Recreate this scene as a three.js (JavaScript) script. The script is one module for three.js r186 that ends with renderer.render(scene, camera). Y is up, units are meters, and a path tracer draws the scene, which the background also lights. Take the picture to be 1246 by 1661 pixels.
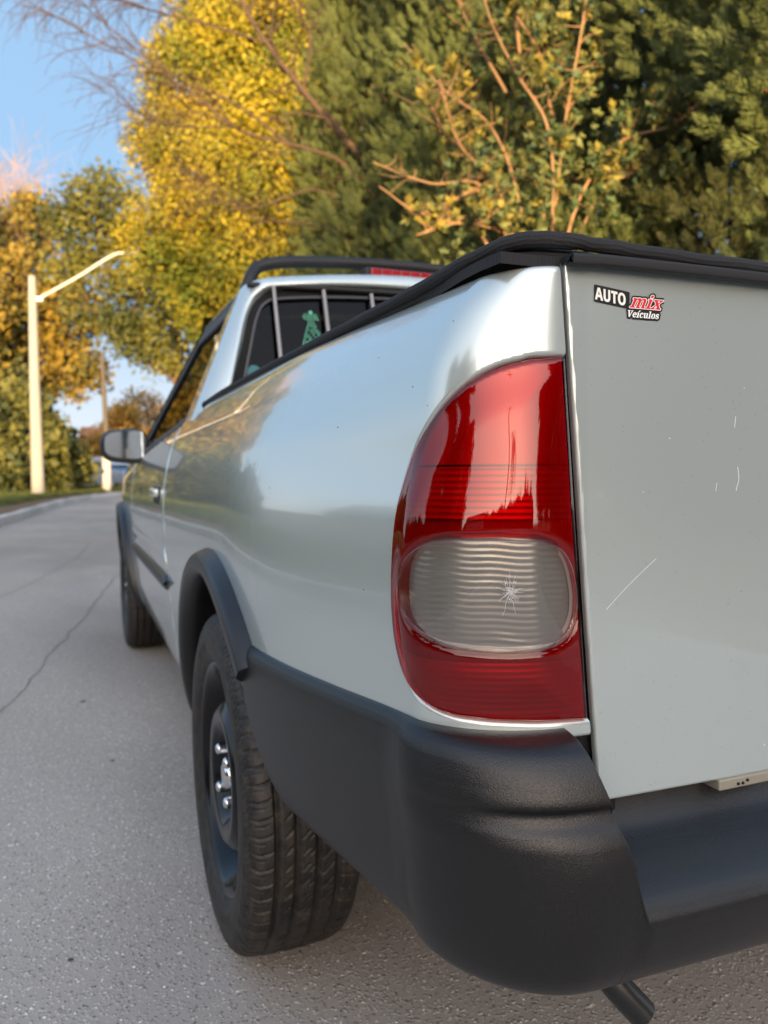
import * as THREE from 'three';
import { mergeGeometries, mergeVertices } from 'three/addons/utils/BufferGeometryUtils.js';
import { RoundedBoxGeometry } from 'three/addons/geometries/RoundedBoxGeometry.js';
import { ImprovedNoise } from 'three/addons/math/ImprovedNoise.js';

// ---------- camera, sky, sun, exposure ----------
const scene = new THREE.Scene();
const D2R = Math.PI / 180;
const camera = new THREE.PerspectiveCamera(66.98, 3 / 4, .05, 900);
camera.position.set(0, .82, 0);
camera.rotation.set(-2.965 * D2R, -22 * D2R, -.3 * D2R, 'YXZ');
camera.focus = .72; camera.userData.fStop = 6.2;
const renderer = new THREE.WebGLRenderer({ antialias: true });
renderer.toneMapping = THREE.LinearToneMapping;
renderer.toneMappingExposure = 2.65;
renderer.shadowMap.enabled = true;
const SUN = new THREE.Vector3(-.232, .06, .97).normalize();
{
  const W = 1024, H = 512, px = new Float32Array(W * H * 4), sh = new THREE.Vector2(SUN.x, SUN.z).normalize();
  const sm = (a, b, v) => { const t = Math.min(1, Math.max(0, (v - a) / (b - a))); return t * t * (3 - 2 * t); };
  for (let j = 0; j < H; j++) for (let i = 0; i < W; i++) {
    const el = ((j + .5) / H - .5) * Math.PI, az = ((i + .5) / W - .5) * 2 * Math.PI;
    const d = [Math.cos(el) * Math.cos(az), Math.sin(el), Math.cos(el) * Math.sin(az)];
    const e = Math.max(0, el) / D2R, toSun = (d[0] * sh.x + d[2] * sh.y) / Math.max(.05, Math.cos(el)) * .5 + .5;
    const ang = Math.acos(Math.min(1, d[0] * SUN.x + d[1] * SUN.y + d[2] * SUN.z)) / D2R;
    const a = sm(0, 14, e), b = sm(10, 62, e);
    for (let k = 0; k < 3; k++) {
      let v = [.33, .36, .385][k] * (1 - a) + [.155, .25, .365][k] * a;
      v = v * (1 - b) + [.105, .19, .32][k] * b;
      v *= 1 + .5 * toSun * toSun;
      v += [1.5, .98, .56][k] * Math.exp(-ang / 20) * 1.35 + [1.0, .78, .57][k] * Math.exp(-e / 17) * toSun ** 3 * 1.5 + [.44, .38, .32][k] * toSun ** 2 * Math.exp(-e / 45);
      if (el < 0) v = [.20, .19, .17][k];
      px[(j * W + i) * 4 + k] = v;
    }
    px[(j * W + i) * 4 + 3] = 1;
  }
  const t = new THREE.DataTexture(px, W, H, THREE.RGBAFormat, THREE.FloatType);
  t.mapping = THREE.EquirectangularReflectionMapping; t.magFilter = THREE.LinearFilter; t.minFilter = THREE.LinearFilter; t.needsUpdate = true;
  scene.background = t; scene.environment = t;
}
const sun = new THREE.DirectionalLight(new THREE.Color().setRGB(1, .68, .33), 5);
sun.position.copy(SUN).multiplyScalar(60); sun.target.position.set(0, 0, 0);
sun.castShadow = true; sun.shadow.radius = 1.5; sun.shadow.mapSize.set(2048, 2048);
Object.assign(sun.shadow.camera, { left: -45, right: 45, top: 45, bottom: -45, near: 1, far: 160 });
scene.add(sun, sun.target);

// ---------- small maths ----------
const { sin, cos, abs, min, max, PI, sqrt, hypot, floor, exp, atan2 } = Math;
const clamp = (v, a = 0, b = 1) => min(b, max(a, v));
const lerp = (a, b, t) => a + (b - a) * t;
const sstep = (a, b, v) => { const t = clamp((v - a) / (b - a)); return t * t * (3 - 2 * t); };
function curve(pts) {                       // smooth monotone interpolation through [t, v] pairs
  const n = pts.length, d = [], m = [];
  for (let i = 0; i < n - 1; i++) d.push((pts[i + 1][1] - pts[i][1]) / (pts[i + 1][0] - pts[i][0]));
  for (let i = 0; i < n; i++) m.push(i === 0 ? d[0] : i === n - 1 ? d[n - 2] : d[i - 1] * d[i] <= 0 ? 0 : 2 * d[i - 1] * d[i] / (d[i - 1] + d[i]));
  return t => {
    if (t <= pts[0][0]) return pts[0][1] + m[0] * (t - pts[0][0]);
    if (t >= pts[n - 1][0]) return pts[n - 1][1] + m[n - 1] * (t - pts[n - 1][0]);
    let i = 0; while (t > pts[i + 1][0]) i++;
    const h = pts[i + 1][0] - pts[i][0], s = (t - pts[i][0]) / h, s2 = s * s, s3 = s2 * s;
    return (2 * s3 - 3 * s2 + 1) * pts[i][1] + (s3 - 2 * s2 + s) * h * m[i] + (3 * s2 - 2 * s3) * pts[i + 1][1] + (s3 - s2) * h * m[i + 1];
  };
}
function closedSpline(pts, per = 8) {       // closed Catmull-Rom through 2D points
  const o = [], n = pts.length;
  for (let i = 0; i < n; i++) {
    const [a, b, c, d] = [pts[(i + n - 1) % n], pts[i], pts[(i + 1) % n], pts[(i + 2) % n]];
    for (let k = 0; k < per; k++) {
      const t = k / per, q = [0, 1].map(j => .5 * (2 * b[j] + (c[j] - a[j]) * t + (2 * a[j] - 5 * b[j] + 4 * c[j] - d[j]) * t * t + (3 * b[j] - a[j] - 3 * c[j] + d[j]) * t * t * t));
      o.push(q);
    }
  }
  return o;
}
function polySDF(poly) {                    // >0 inside, metres
  const n = poly.length; let x0 = 1e9, x1 = -1e9, y0 = 1e9, y1 = -1e9;
  for (const [x, y] of poly) { x0 = min(x0, x); x1 = max(x1, x); y0 = min(y0, y); y1 = max(y1, y); }
  return (x, y) => {
    const ex = max(x0 - x, x - x1, 0), ey = max(y0 - y, y - y1, 0);
    if (ex + ey > .05) return -hypot(ex, ey);
    let d2 = 1e9, inside = false;
    for (let i = 0, j = n - 1; i < n; j = i++) {
      const [ax, ay] = poly[j], [bx, by] = poly[i], ux = bx - ax, uy = by - ay;
      const t = clamp(((x - ax) * ux + (y - ay) * uy) / (ux * ux + uy * uy + 1e-18));
      const px = x - ax - ux * t, py = y - ay - uy * t; d2 = min(d2, px * px + py * py);
      if ((ay > y) !== (by > y) && x < ax + (y - ay) / (by - ay) * ux) inside = !inside;
    }
    return (inside ? 1 : -1) * sqrt(d2);
  };
}
// ---------- the truck's outer skin; a point is [x, y, u]: x to the right, y up, u forward (world z = -u) ----------
const CX = 1.03, WHEEL_U = [1.35, 3.83], WHEEL_Y = .287;
const sideX = curve([[.24, .285], [.32, .252], [.42, .235], [.55, .226], [.68, .222], [.77, .225], [.85, .239], [.91, .259], [.955, .285], [.985, .309], [1.0, .326], [1.012, .350]]);
const sstep5 = (a, b, v) => { const t = clamp((v - a) / (b - a)); return t * t * t * (t * (6 * t - 15) + 10); };
const tap = (u, y = .6) => .085 * (1 - sstep5(.30, 1.30, u)) * lerp(1, .4, sstep(.80, 1.02, y)) + .11 * sstep(3.7, 4.75, u) ** 1.5;
const rearU = y => .568 + .02 * (y - .55);
const cornB = curve([[.5, .078], [.8, .078], [.95, .062], [1.01, .048]]);
const cornEnd = y => .4305 - .073 * (y - .58);   // the corner ends 6 mm short of the tailgate
function skin(p, y) {                       // p 0..1 along the side (from u=2.4 back), 1..2 round the rear corner
  const ur = rearU(y), b = cornB(y), uc = ur + b, xs = sideX(y);
  if (p <= 1) { const u = lerp(2.4, uc, p); return [xs + tap(u, y), y, u]; }
  const f = (p - 1) * PI / 2, u = uc - b * sin(f), a = cornEnd(y) - xs - tap(ur, y);
  return [xs + tap(u, y) + a * (1 - cos(f)), y, u];
}
// length along the skin measured from where the corner starts, at mid height
const wTab = (() => { const t = [0]; let q = skin(1, .75); for (let i = 1; i <= 100; i++) { const r = skin(1 + i / 100, .75); t.push(t[i - 1] + hypot(r[0] - q[0], r[2] - q[2])); q = r; } return t; })();
const skinW = p => p <= 1 ? -(1 - p) * 1.752 : (() => { const k = clamp((p - 1) * 100, 0, 99.999), i = floor(k); return lerp(wTab[i], wTab[i + 1], k - i); })();
// outline of the tail light on the skin: [length round the corner, height]
const LAMP = [[.21, .9195], [.26, .88], [.26, .64], [.21, .598], [.1374, .5986], [.0969, .6001], [.0652, .6020], [.0435, .6040], [.0253, .6084], [.0070, .6166], [-.0102, .6312], [-.0225, .6544], [-.0286, .6841], [-.0305, .7206], [-.0285, .7576], [-.0235, .7883], [-.0158, .8146], [-.0040, .8408], [.0142, .8635], [.0332, .8826], [.0555, .8978], [.0813, .9086], [.1086, .9147], [.1365, .9181]];
const CLEAR = [[-.003, .7122], [.0017, .7334], [.0160, .7508], [.0365, .7602], [.0642, .7624], [.0956, .7628], [.123, .7605], [.1418, .7532], [.1520, .7386], [.1560, .7168], [.1560, .7024], [.1530, .6882], [.1450, .6746], [.1295, .6660], [.1039, .6628], [.0774, .6632], [.0509, .6655], [.0273, .6724], [.0095, .6850], [.0002, .6977]];
// ---------- helpers ----------
let seed = 20240611;
const rnd = () => { seed = (seed + 0x6d2b79f5) | 0; let t = Math.imul(seed ^ (seed >>> 15), 1 | seed); t = (t + Math.imul(t ^ (t >>> 7), 61 | t)) ^ t; return ((t ^ (t >>> 14)) >>> 0) / 4294967296; };
const rr = (a, b) => a + (b - a) * rnd();
const NOISE = new ImprovedNoise();
const taken = {};
function numbered(n) { const k = taken[n] = (taken[n] ?? -1) + 1; return k ? n + '_' + String(k).padStart(3, '0') : n; }
function tag(o, label, category, group, kind) { o.userData.label = label; if (category) o.userData.category = category; if (group) o.userData.group = group; if (kind) o.userData.kind = kind; return o; }
function thing(name, label, category, pos = [0, 0, 0], turn = 0, group) {
  const g = new THREE.Group(); g.name = numbered(name); g.position.set(...pos); g.rotation.y = turn; scene.add(g); return tag(g, label, category, group);
}
function struct(name, geo, mat, label) { const m = mesh(name, geo, mat, scene); m.userData.kind = 'structure'; if (label) m.userData.label = label; return m; }
function mesh(name, geo, mat, parent) { const m = new THREE.Mesh(geo, mat); m.name = parent === scene ? numbered(name) : name; m.castShadow = m.receiveShadow = true; parent.add(m); return m; }
const sub3 = (a, b) => [a[0] - b[0], a[1] - b[1], a[2] - b[2]];
const cross3 = (a, b) => [a[1] * b[2] - a[2] * b[1], a[2] * b[0] - a[0] * b[2], a[0] * b[1] - a[1] * b[0]];
const norm3 = a => { const l = hypot(...a) || 1; return [a[0] / l, a[1] / l, a[2] / l]; };
const steps = (a, b, n) => Array.from({ length: n + 1 }, (_, i) => a + (b - a) * i / n);
// a sheet over a grid A x B, bent by F(a, b) -> [x, y, u], cut where f < 0, its edges rounded by r and turned in by rim
function panel({ F, A, B, f = () => 1, r = 0, rim = .01, out = [0, 0, -1], off = 0, uv, rimOuter = false, relief }) {
  const E = 2e-4, raw = (a, b) => { const p = F(a, b); return p; };
  const da = (A[A.length - 1] - A[0]), sa = Math.sign(da) || 1;
  const n0 = (a, b) => { const n = norm3(cross3(sub3(raw(a + E, b), raw(a - E, b)), sub3(raw(a, b + E), raw(a, b - E)))); return n; };
  // orientation decided once in the middle
  const am = A[A.length >> 1], bm = B[B.length >> 1]; let sgn = 1;
  { const n = n0(am, bm); if (n[0] * out[0] + n[1] * out[1] + n[2] * out[2] < 0) sgn = -1; }
  const P = (a, b) => {
    const p = raw(a, b); if (!r && !off && !relief) return p;
    const n = n0(a, b); let h = off;
    if (r) { const d = f(a, b, p); if (d < r) { const q = r - max(0, d); h -= r - sqrt(max(0, r * r - q * q)); } }
    if (relief) h += relief(a, b, p);
    return [p[0] + n[0] * sgn * h, p[1] + n[1] * sgn * h, p[2] + n[2] * sgn * h];
  };
  const pos = [], nor = [], uvs = [], idx = [], nn = A.length, mm = B.length, fv = new Float64Array(nn * mm), gi = new Int32Array(nn * mm).fill(-1), cuts = new Map(), segs = [], baseN = new Map();
  function push(a, b) {
    const p = P(a, b), n = norm3(cross3(sub3(P(a + E, b), P(a - E, b)), sub3(P(a, b + E), P(a, b - E))));
    pos.push(p[0], p[1], -p[2]); nor.push(n[0] * sgn, n[1] * sgn, -n[2] * sgn); const t = uv ? uv(a, b, p) : [p[0] + p[2], p[1]]; uvs.push(t[0], t[1]); const k = pos.length / 3 - 1; const m = n0(a, b); baseN.set(k, [m[0] * sgn, m[1] * sgn, -m[2] * sgn]); return k;
  }
  for (let i = 0; i < nn; i++) for (let j = 0; j < mm; j++) fv[i * mm + j] = f(A[i], B[j], raw(A[i], B[j]));
  const V = k => gi[k] >= 0 ? gi[k] : (gi[k] = push(A[floor(k / mm)], B[k % mm]));
  function cut(k, l) {
    const key = k < l ? k * 1e7 + l : l * 1e7 + k; if (cuts.has(key)) return cuts.get(key);
    if (fv[k] < 0) [k, l] = [l, k];
    const a0 = A[floor(k / mm)], b0 = B[k % mm], a1 = A[floor(l / mm)], b1 = B[l % mm]; let lo = 0, hi = 1;
    for (let q = 0; q < 18; q++) { const t = (lo + hi) / 2, a = lerp(a0, a1, t), b = lerp(b0, b1, t); if (f(a, b, raw(a, b)) >= 0) lo = t; else hi = t; }
    const v = push(lerp(a0, a1, lo), lerp(b0, b1, lo)); cuts.set(key, v); return v;
  }
  function tri(k0, k1, k2) {
    const K = [k0, k1, k2], o = [], c = [];
    for (let q = 0; q < 3; q++) { const k = K[q], l = K[(q + 1) % 3], ik = fv[k] >= 0, il = fv[l] >= 0; if (ik) o.push(V(k)); if (ik !== il) { const v = cut(k, l); o.push(v); c.push(v); } }
    for (let q = 1; q + 1 < o.length; q++) idx.push(o[0], o[q], o[q + 1]);
    if (c.length === 2) segs.push(c);
  }
  for (let i = 0; i + 1 < nn; i++) for (let j = 0; j + 1 < mm; j++) {
    const a = i * mm + j, b = a + 1, c = a + mm, d = c + 1;
    if (fv[a] < 0 && fv[b] < 0 && fv[c] < 0 && fv[d] < 0) continue;
    if ((i + j) & 1) { tri(a, c, d); tri(a, d, b); } else { tri(a, c, b); tri(b, c, d); }
  }
  if (rimOuter) {
    const bd = (i0, j0, i1, j1) => { const k = i0 * mm + j0, l = i1 * mm + j1; if (fv[k] >= 0 && fv[l] >= 0) segs.push([V(k), V(l)]); };
    for (let i = 0; i + 1 < nn; i++) { bd(i, 0, i + 1, 0); bd(i, mm - 1, i + 1, mm - 1); }
    for (let j = 0; j + 1 < mm; j++) { bd(0, j, 0, j + 1); bd(nn - 1, j, nn - 1, j + 1); }
  }
  // fix winding against normals
  for (let q = 0; q < idx.length; q += 3) {
    const [a, b, c] = [idx[q] * 3, idx[q + 1] * 3, idx[q + 2] * 3];
    const e1 = [pos[b] - pos[a], pos[b + 1] - pos[a + 1], pos[b + 2] - pos[a + 2]], e2 = [pos[c] - pos[a], pos[c + 1] - pos[a + 1], pos[c + 2] - pos[a + 2]], n = cross3(e1, e2);
    if (n[0] * nor[a] + n[1] * nor[a + 1] + n[2] * nor[a + 2] < 0) { const t = idx[q + 1]; idx[q + 1] = idx[q + 2]; idx[q + 2] = t; }
  }
  if (rim) for (const [k, l] of segs) {
    const q = [k, l].map(v => [pos[v * 3], pos[v * 3 + 1], pos[v * 3 + 2]]), m = [k, l].map(v => baseN.get(v));
    const e = norm3(sub3(q[1], q[0])), fn = norm3(cross3(e, m[0])), base = pos.length / 3;
    for (let s = 0; s < 2; s++) { pos.push(...q[s]); pos.push(q[s][0] - m[s][0] * rim, q[s][1] - m[s][1] * rim, q[s][2] - m[s][2] * rim); nor.push(...fn, ...fn); uvs.push(uvs[[k, l][s] * 2], uvs[[k, l][s] * 2 + 1], uvs[[k, l][s] * 2], uvs[[k, l][s] * 2 + 1]); }
    idx.push(base, base + 1, base + 2, base + 2, base + 1, base + 3);
  }
  const g = new THREE.BufferGeometry();
  g.setAttribute('position', new THREE.Float32BufferAttribute(pos, 3)); g.setAttribute('normal', new THREE.Float32BufferAttribute(nor, 3)); g.setAttribute('uv', new THREE.Float32BufferAttribute(uvs, 2)); g.setIndex(idx);
  return g;
}
// a tube through 3D points (world axes) with a radius at each
function tube(pts, rad, sides = 8, closed = false) {
  const n = pts.length, pos = [], nor = [], uv = [], idx = []; let up = new THREE.Vector3(.3, 1, .2).normalize(), L = 0;
  const T = new THREE.Vector3(), N = new THREE.Vector3(), Bn = new THREE.Vector3();
  for (let i = 0; i < n; i++) {
    T.copy(pts[min(n - 1, i + 1)]).sub(pts[max(0, i - 1)]).normalize();
    if (closed) T.copy(pts[(i + 1) % n]).sub(pts[(i + n - 1) % n]).normalize();
    Bn.crossVectors(T, up); if (Bn.lengthSq() < 1e-6) Bn.set(1, 0, 0); Bn.normalize(); N.crossVectors(Bn, T).normalize(); up.copy(N);
    if (i) L += pts[i].distanceTo(pts[i - 1]);
    const r = Array.isArray(rad) ? rad[i] : typeof rad === 'function' ? rad(i / (n - 1)) : rad;
    for (let k = 0; k <= sides; k++) { const a = k / sides * 2 * PI, c = cos(a), s = sin(a), x = N.x * c + Bn.x * s, y = N.y * c + Bn.y * s, z = N.z * c + Bn.z * s; pos.push(pts[i].x + x * r, pts[i].y + y * r, pts[i].z + z * r); nor.push(x, y, z); uv.push(k / sides * 2 * PI * r, L); }
  }
  const w = sides + 1;
  for (let i = 0; i + 1 < n; i++) for (let k = 0; k < sides; k++) { const a = i * w + k; idx.push(a, a + 1, a + w, a + 1, a + w + 1, a + w); }
  if (!closed) for (const [row, c, fl] of [[0, pts[0], 1], [n - 1, pts[n - 1], 0]]) { const b = pos.length / 3; T.copy(pts[min(n - 1, row + 1)]).sub(pts[max(0, row - 1)]).normalize().multiplyScalar(fl ? -1 : 1); pos.push(c.x, c.y, c.z); nor.push(T.x, T.y, T.z); uv.push(0, 0); for (let k = 0; k < sides; k++) idx.push(b, row * w + (fl ? k : k + 1), row * w + (fl ? k + 1 : k)); }
  const g = new THREE.BufferGeometry();
  g.setAttribute('position', new THREE.Float32BufferAttribute(pos, 3)); g.setAttribute('normal', new THREE.Float32BufferAttribute(nor, 3)); g.setAttribute('uv', new THREE.Float32BufferAttribute(uv, 2)); g.setIndex(idx); return g;
}
const smoothPts = (arr, n) => new THREE.CatmullRomCurve3(arr.map(p => p.isVector3 ? p : new THREE.Vector3(...p)), false, 'centripetal').getPoints(n);
const V3 = (x, y, u) => new THREE.Vector3(x, y, -u);
const place = (g, x, y, z, ry = 0, rx = 0, rz = 0) => { g.applyMatrix4(new THREE.Matrix4().compose(new THREE.Vector3(x, y, z), new THREE.Quaternion().setFromEuler(new THREE.Euler(rx, ry, rz, 'YXZ')), new THREE.Vector3(1, 1, 1))); return g; };
const lathe = (pts, n = 64) => new THREE.LatheGeometry(pts.map(p => new THREE.Vector2(...p)), n);
const merge = a => { const l = a.map(g => { g = g.index ? g.toNonIndexed() : g; for (const k of Object.keys(g.attributes)) if (!['position', 'normal', 'uv'].includes(k)) g.deleteAttribute(k); return g; }); return mergeGeometries(l, false); };
function dataTex(n, fn, { srgb = false, wrap = true } = {}) {
  const d = new Uint8Array(n * n * 4);
  for (let j = 0; j < n; j++) for (let i = 0; i < n; i++) { const c = fn(i, j); for (let k = 0; k < 3; k++) d[(j * n + i) * 4 + k] = clamp(Array.isArray(c) ? c[k] : c, 0, 255); d[(j * n + i) * 4 + 3] = 255; }
  const t = new THREE.DataTexture(d, n, n, THREE.RGBAFormat); t.magFilter = THREE.LinearFilter; t.minFilter = THREE.LinearMipmapLinearFilter; t.generateMipmaps = true;
  if (wrap) t.wrapS = t.wrapT = THREE.RepeatWrapping; if (srgb) t.colorSpace = THREE.SRGBColorSpace; t.needsUpdate = true; return t;
}
function tileNoise(n, cells) { // smooth tiling value noise 0..1
  const g = new Float32Array(cells * cells).map(() => rnd());
  return (i, j) => { const x = i / n * cells, y = j / n * cells, x0 = floor(x), y0 = floor(y), fx = x - x0, fy = y - y0, s = t => t * t * (3 - 2 * t), at = (a, b) => g[((b % cells + cells) % cells) * cells + (a % cells + cells) % cells]; return lerp(lerp(at(x0, y0), at(x0 + 1, y0), s(fx)), lerp(at(x0, y0 + 1), at(x0 + 1, y0 + 1), s(fx)), s(fy)); };
}
const std = (o) => new THREE.MeshStandardMaterial(o), phys = (o) => new THREE.MeshPhysicalMaterial(o);
const rgb = (r, g, b) => new THREE.Color().setRGB(r, g, b);
// ---------- materials ----------
const M = {};
M.paint = phys({ color: rgb(.55, .615, .595), metalness: .5, roughness: .23, clearcoat: 1, clearcoatRoughness: .02 });
M.lip = M.paint;
{
  const n1 = tileNoise(512, 170), n2 = tileNoise(512, 90);
  const grain = dataTex(512, (i, j) => 255 * (.6 * n1(i, j) + .4 * n2(i, j)));
  M.plastic = phys({ color: rgb(.009, .0085, .0085), roughness: .31, bumpMap: grain, bumpScale: .00024, specularIntensity: 1 });
  grain.repeat.set(15, 15);
}
M.blackPlain = std({ color: rgb(.012, .012, .013), roughness: .6 });
M.deepBlack = std({ color: rgb(.006, .006, .006), roughness: .9 });
M.rubber = std({ color: rgb(.010, .010, .011), roughness: .5 });
M.glassDark = phys({ color: rgb(.05, .055, .055), roughness: 0, transmission: 1, thickness: 0, ior: 1.5, specularIntensity: .4 });
M.redLens = phys({ color: rgb(.70, .006, .022), roughness: 0, transmission: 1, thickness: 0, ior: 1.55 });
M.clearLens = phys({ color: rgb(.90, .89, .87), roughness: 0, transmission: 1, thickness: 0, ior: 1.55 });
M.reflector = std({ color: rgb(.50, .48, .47), metalness: .7, roughness: .36 });
M.reflectorDull = std({ color: rgb(.34, .32, .31), metalness: .4, roughness: .4 });
M.optic = std({ color: rgb(.31, .30, .285), metalness: .6, roughness: .24 });
M.chrome = std({ color: rgb(.78, .78, .78), metalness: 1, roughness: .16 });
M.wheel = phys({ color: rgb(.004, .004, .005), roughness: .2, specularIntensity: .8 });
// ---------- the pickup truck ----------
const T0 = new THREE.Vector3(CX, 0, -2.59);
const truck = thing('pickup_truck', 'silver pickup truck with black bumpers and bed cover parked on asphalt', 'pickup truck', [T0.x, 0, T0.z]);
const tm = (name, geo, mat, parent = truck, label) => { if (parent === truck) geo.translate(-T0.x, 0, -T0.z); const m = mesh(name, geo, mat, parent); if (label) m.userData.label = label; return m; };
const tsub = (name, geo, mat, parent) => { geo.translate(-T0.x, 0, -T0.z); return mesh(name, geo, mat, parent); };
const mirrorX = g => { g = g.clone(); g.scale(-1, 1, 1); g.translate(2 * CX, 0, 0); const i = g.index.array; for (let k = 0; k < i.length; k += 3) { const t = i[k]; i[k] = i[k + 1]; i[k + 1] = t; } return g; };
const lampPoly = closedSpline(LAMP, 6), lampD = polySDF(lampPoly);
const clearPoly = closedSpline(CLEAR, 6), clearD = polySDF(clearPoly);
const gateX = y => .4365 - .073 * (y - .58);
const bumperTop = curve([[.50, .592], [.60, .594], [.672, .592], [.817, .584], [.986, .578], [1.1, .577], [1.2, .575]]);
const shut = curve([[.28, 2.0], [.45, 2.015], [.55, 2.06], [.68, 2.092], [.85, 2.108], [.955, 2.135]]);
const bodyTop = u => lerp(1.0, .955, sstep(1.87, 1.95, u));
const archD = (y, u, k = 0) => hypot(u - WHEEL_U[k], y - WHEEL_Y);
const lampHole = closedSpline(LAMP.map(([w, y]) => [w > .15 ? w + .05 : w, y]), 6), lampHoleD = polySDF(lampHole);
const quarterF = (p, y, P) => {
  const u = P[2];
  let d = min(bodyTop(u) - y, u < 1.16 ? y - bumperTop(u) + .014 : y - .275, shut(y) - u - .002);
  d = min(d, archD(y, u) - .362);
  if (p > .92) d = min(d, -lampHoleD(skinW(p), y) - .0008);
  return d;
};
const PA = [...steps(.13, .74, 64), ...steps(.74, .95, 40).slice(1), ...steps(.95, 1, 50).slice(1), ...steps(1, 2, 130).slice(1)];
const quarter = panel({ F: skin, A: PA, B: [...steps(.262, .58, 50), ...steps(.58, .94, 150).slice(1), ...steps(.94, 1.004, 22).slice(1)], f: quarterF, r: .0055, rim: .018, out: [-1, 0, 0] });
tm('bed_side_panel', quarter, M.paint); tm('bed_side_panel', mirrorX(untranslate(quarter)), M.paint);
function untranslate(g) { g = g.clone(); g.translate(T0.x, 0, T0.z); return g; }
{ // tiny chips and specks in the paint of the bed side
  const chip = std({ color: rgb(.03, .03, .03), roughness: .8 });
  for (const [p, y, r] of [[.985, .90, .0007], [.90, .87, .0008], [1.1, .955, .0006], [.80, .80, .0008], [1.02, .78, .0005], [.95, .70, .0007], [.87, .66, .0006], [1.05, .88, .0005], [.93, .94, .0006]]) { const q = skin(p, y), g = new THREE.SphereGeometry(r, 8, 6); g.translate(q[0], q[1], -q[2]); tm('paint_chip', g, chip); }
}
// dark inner structure behind the panel gaps
const inner = panel({ F: (p, y) => skin(p, y), A: [...steps(.05, .94, 70), ...steps(.94, 2, 70).slice(1)], B: steps(.3, .99, 24), f: (p, y, P) => min(archD(y, P[2]) - .362, P[2] < 1.25 ? y - .52 : 1, bodyTop(P[2]) - .03 - y, p > .95 ? -lampHoleD(skinW(p), y) - .012 : 1), off: -.03, rim: 0, out: [-1, 0, 0] });
tm('inner_panel', inner, M.deepBlack);
const gatePost = panel({ F: (x, y) => [x, y, rearU(y) + .016], A: steps(.400, .47, 4), B: steps(.5, 1.0, 6), rim: 0, out: [0, 0, -1] });
tm('gate_post', gatePost, M.deepBlack);

const lampA = n => [...steps(.965, 1, floor(n * .3)), ...steps(1, 1.985, n).slice(1)];
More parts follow.
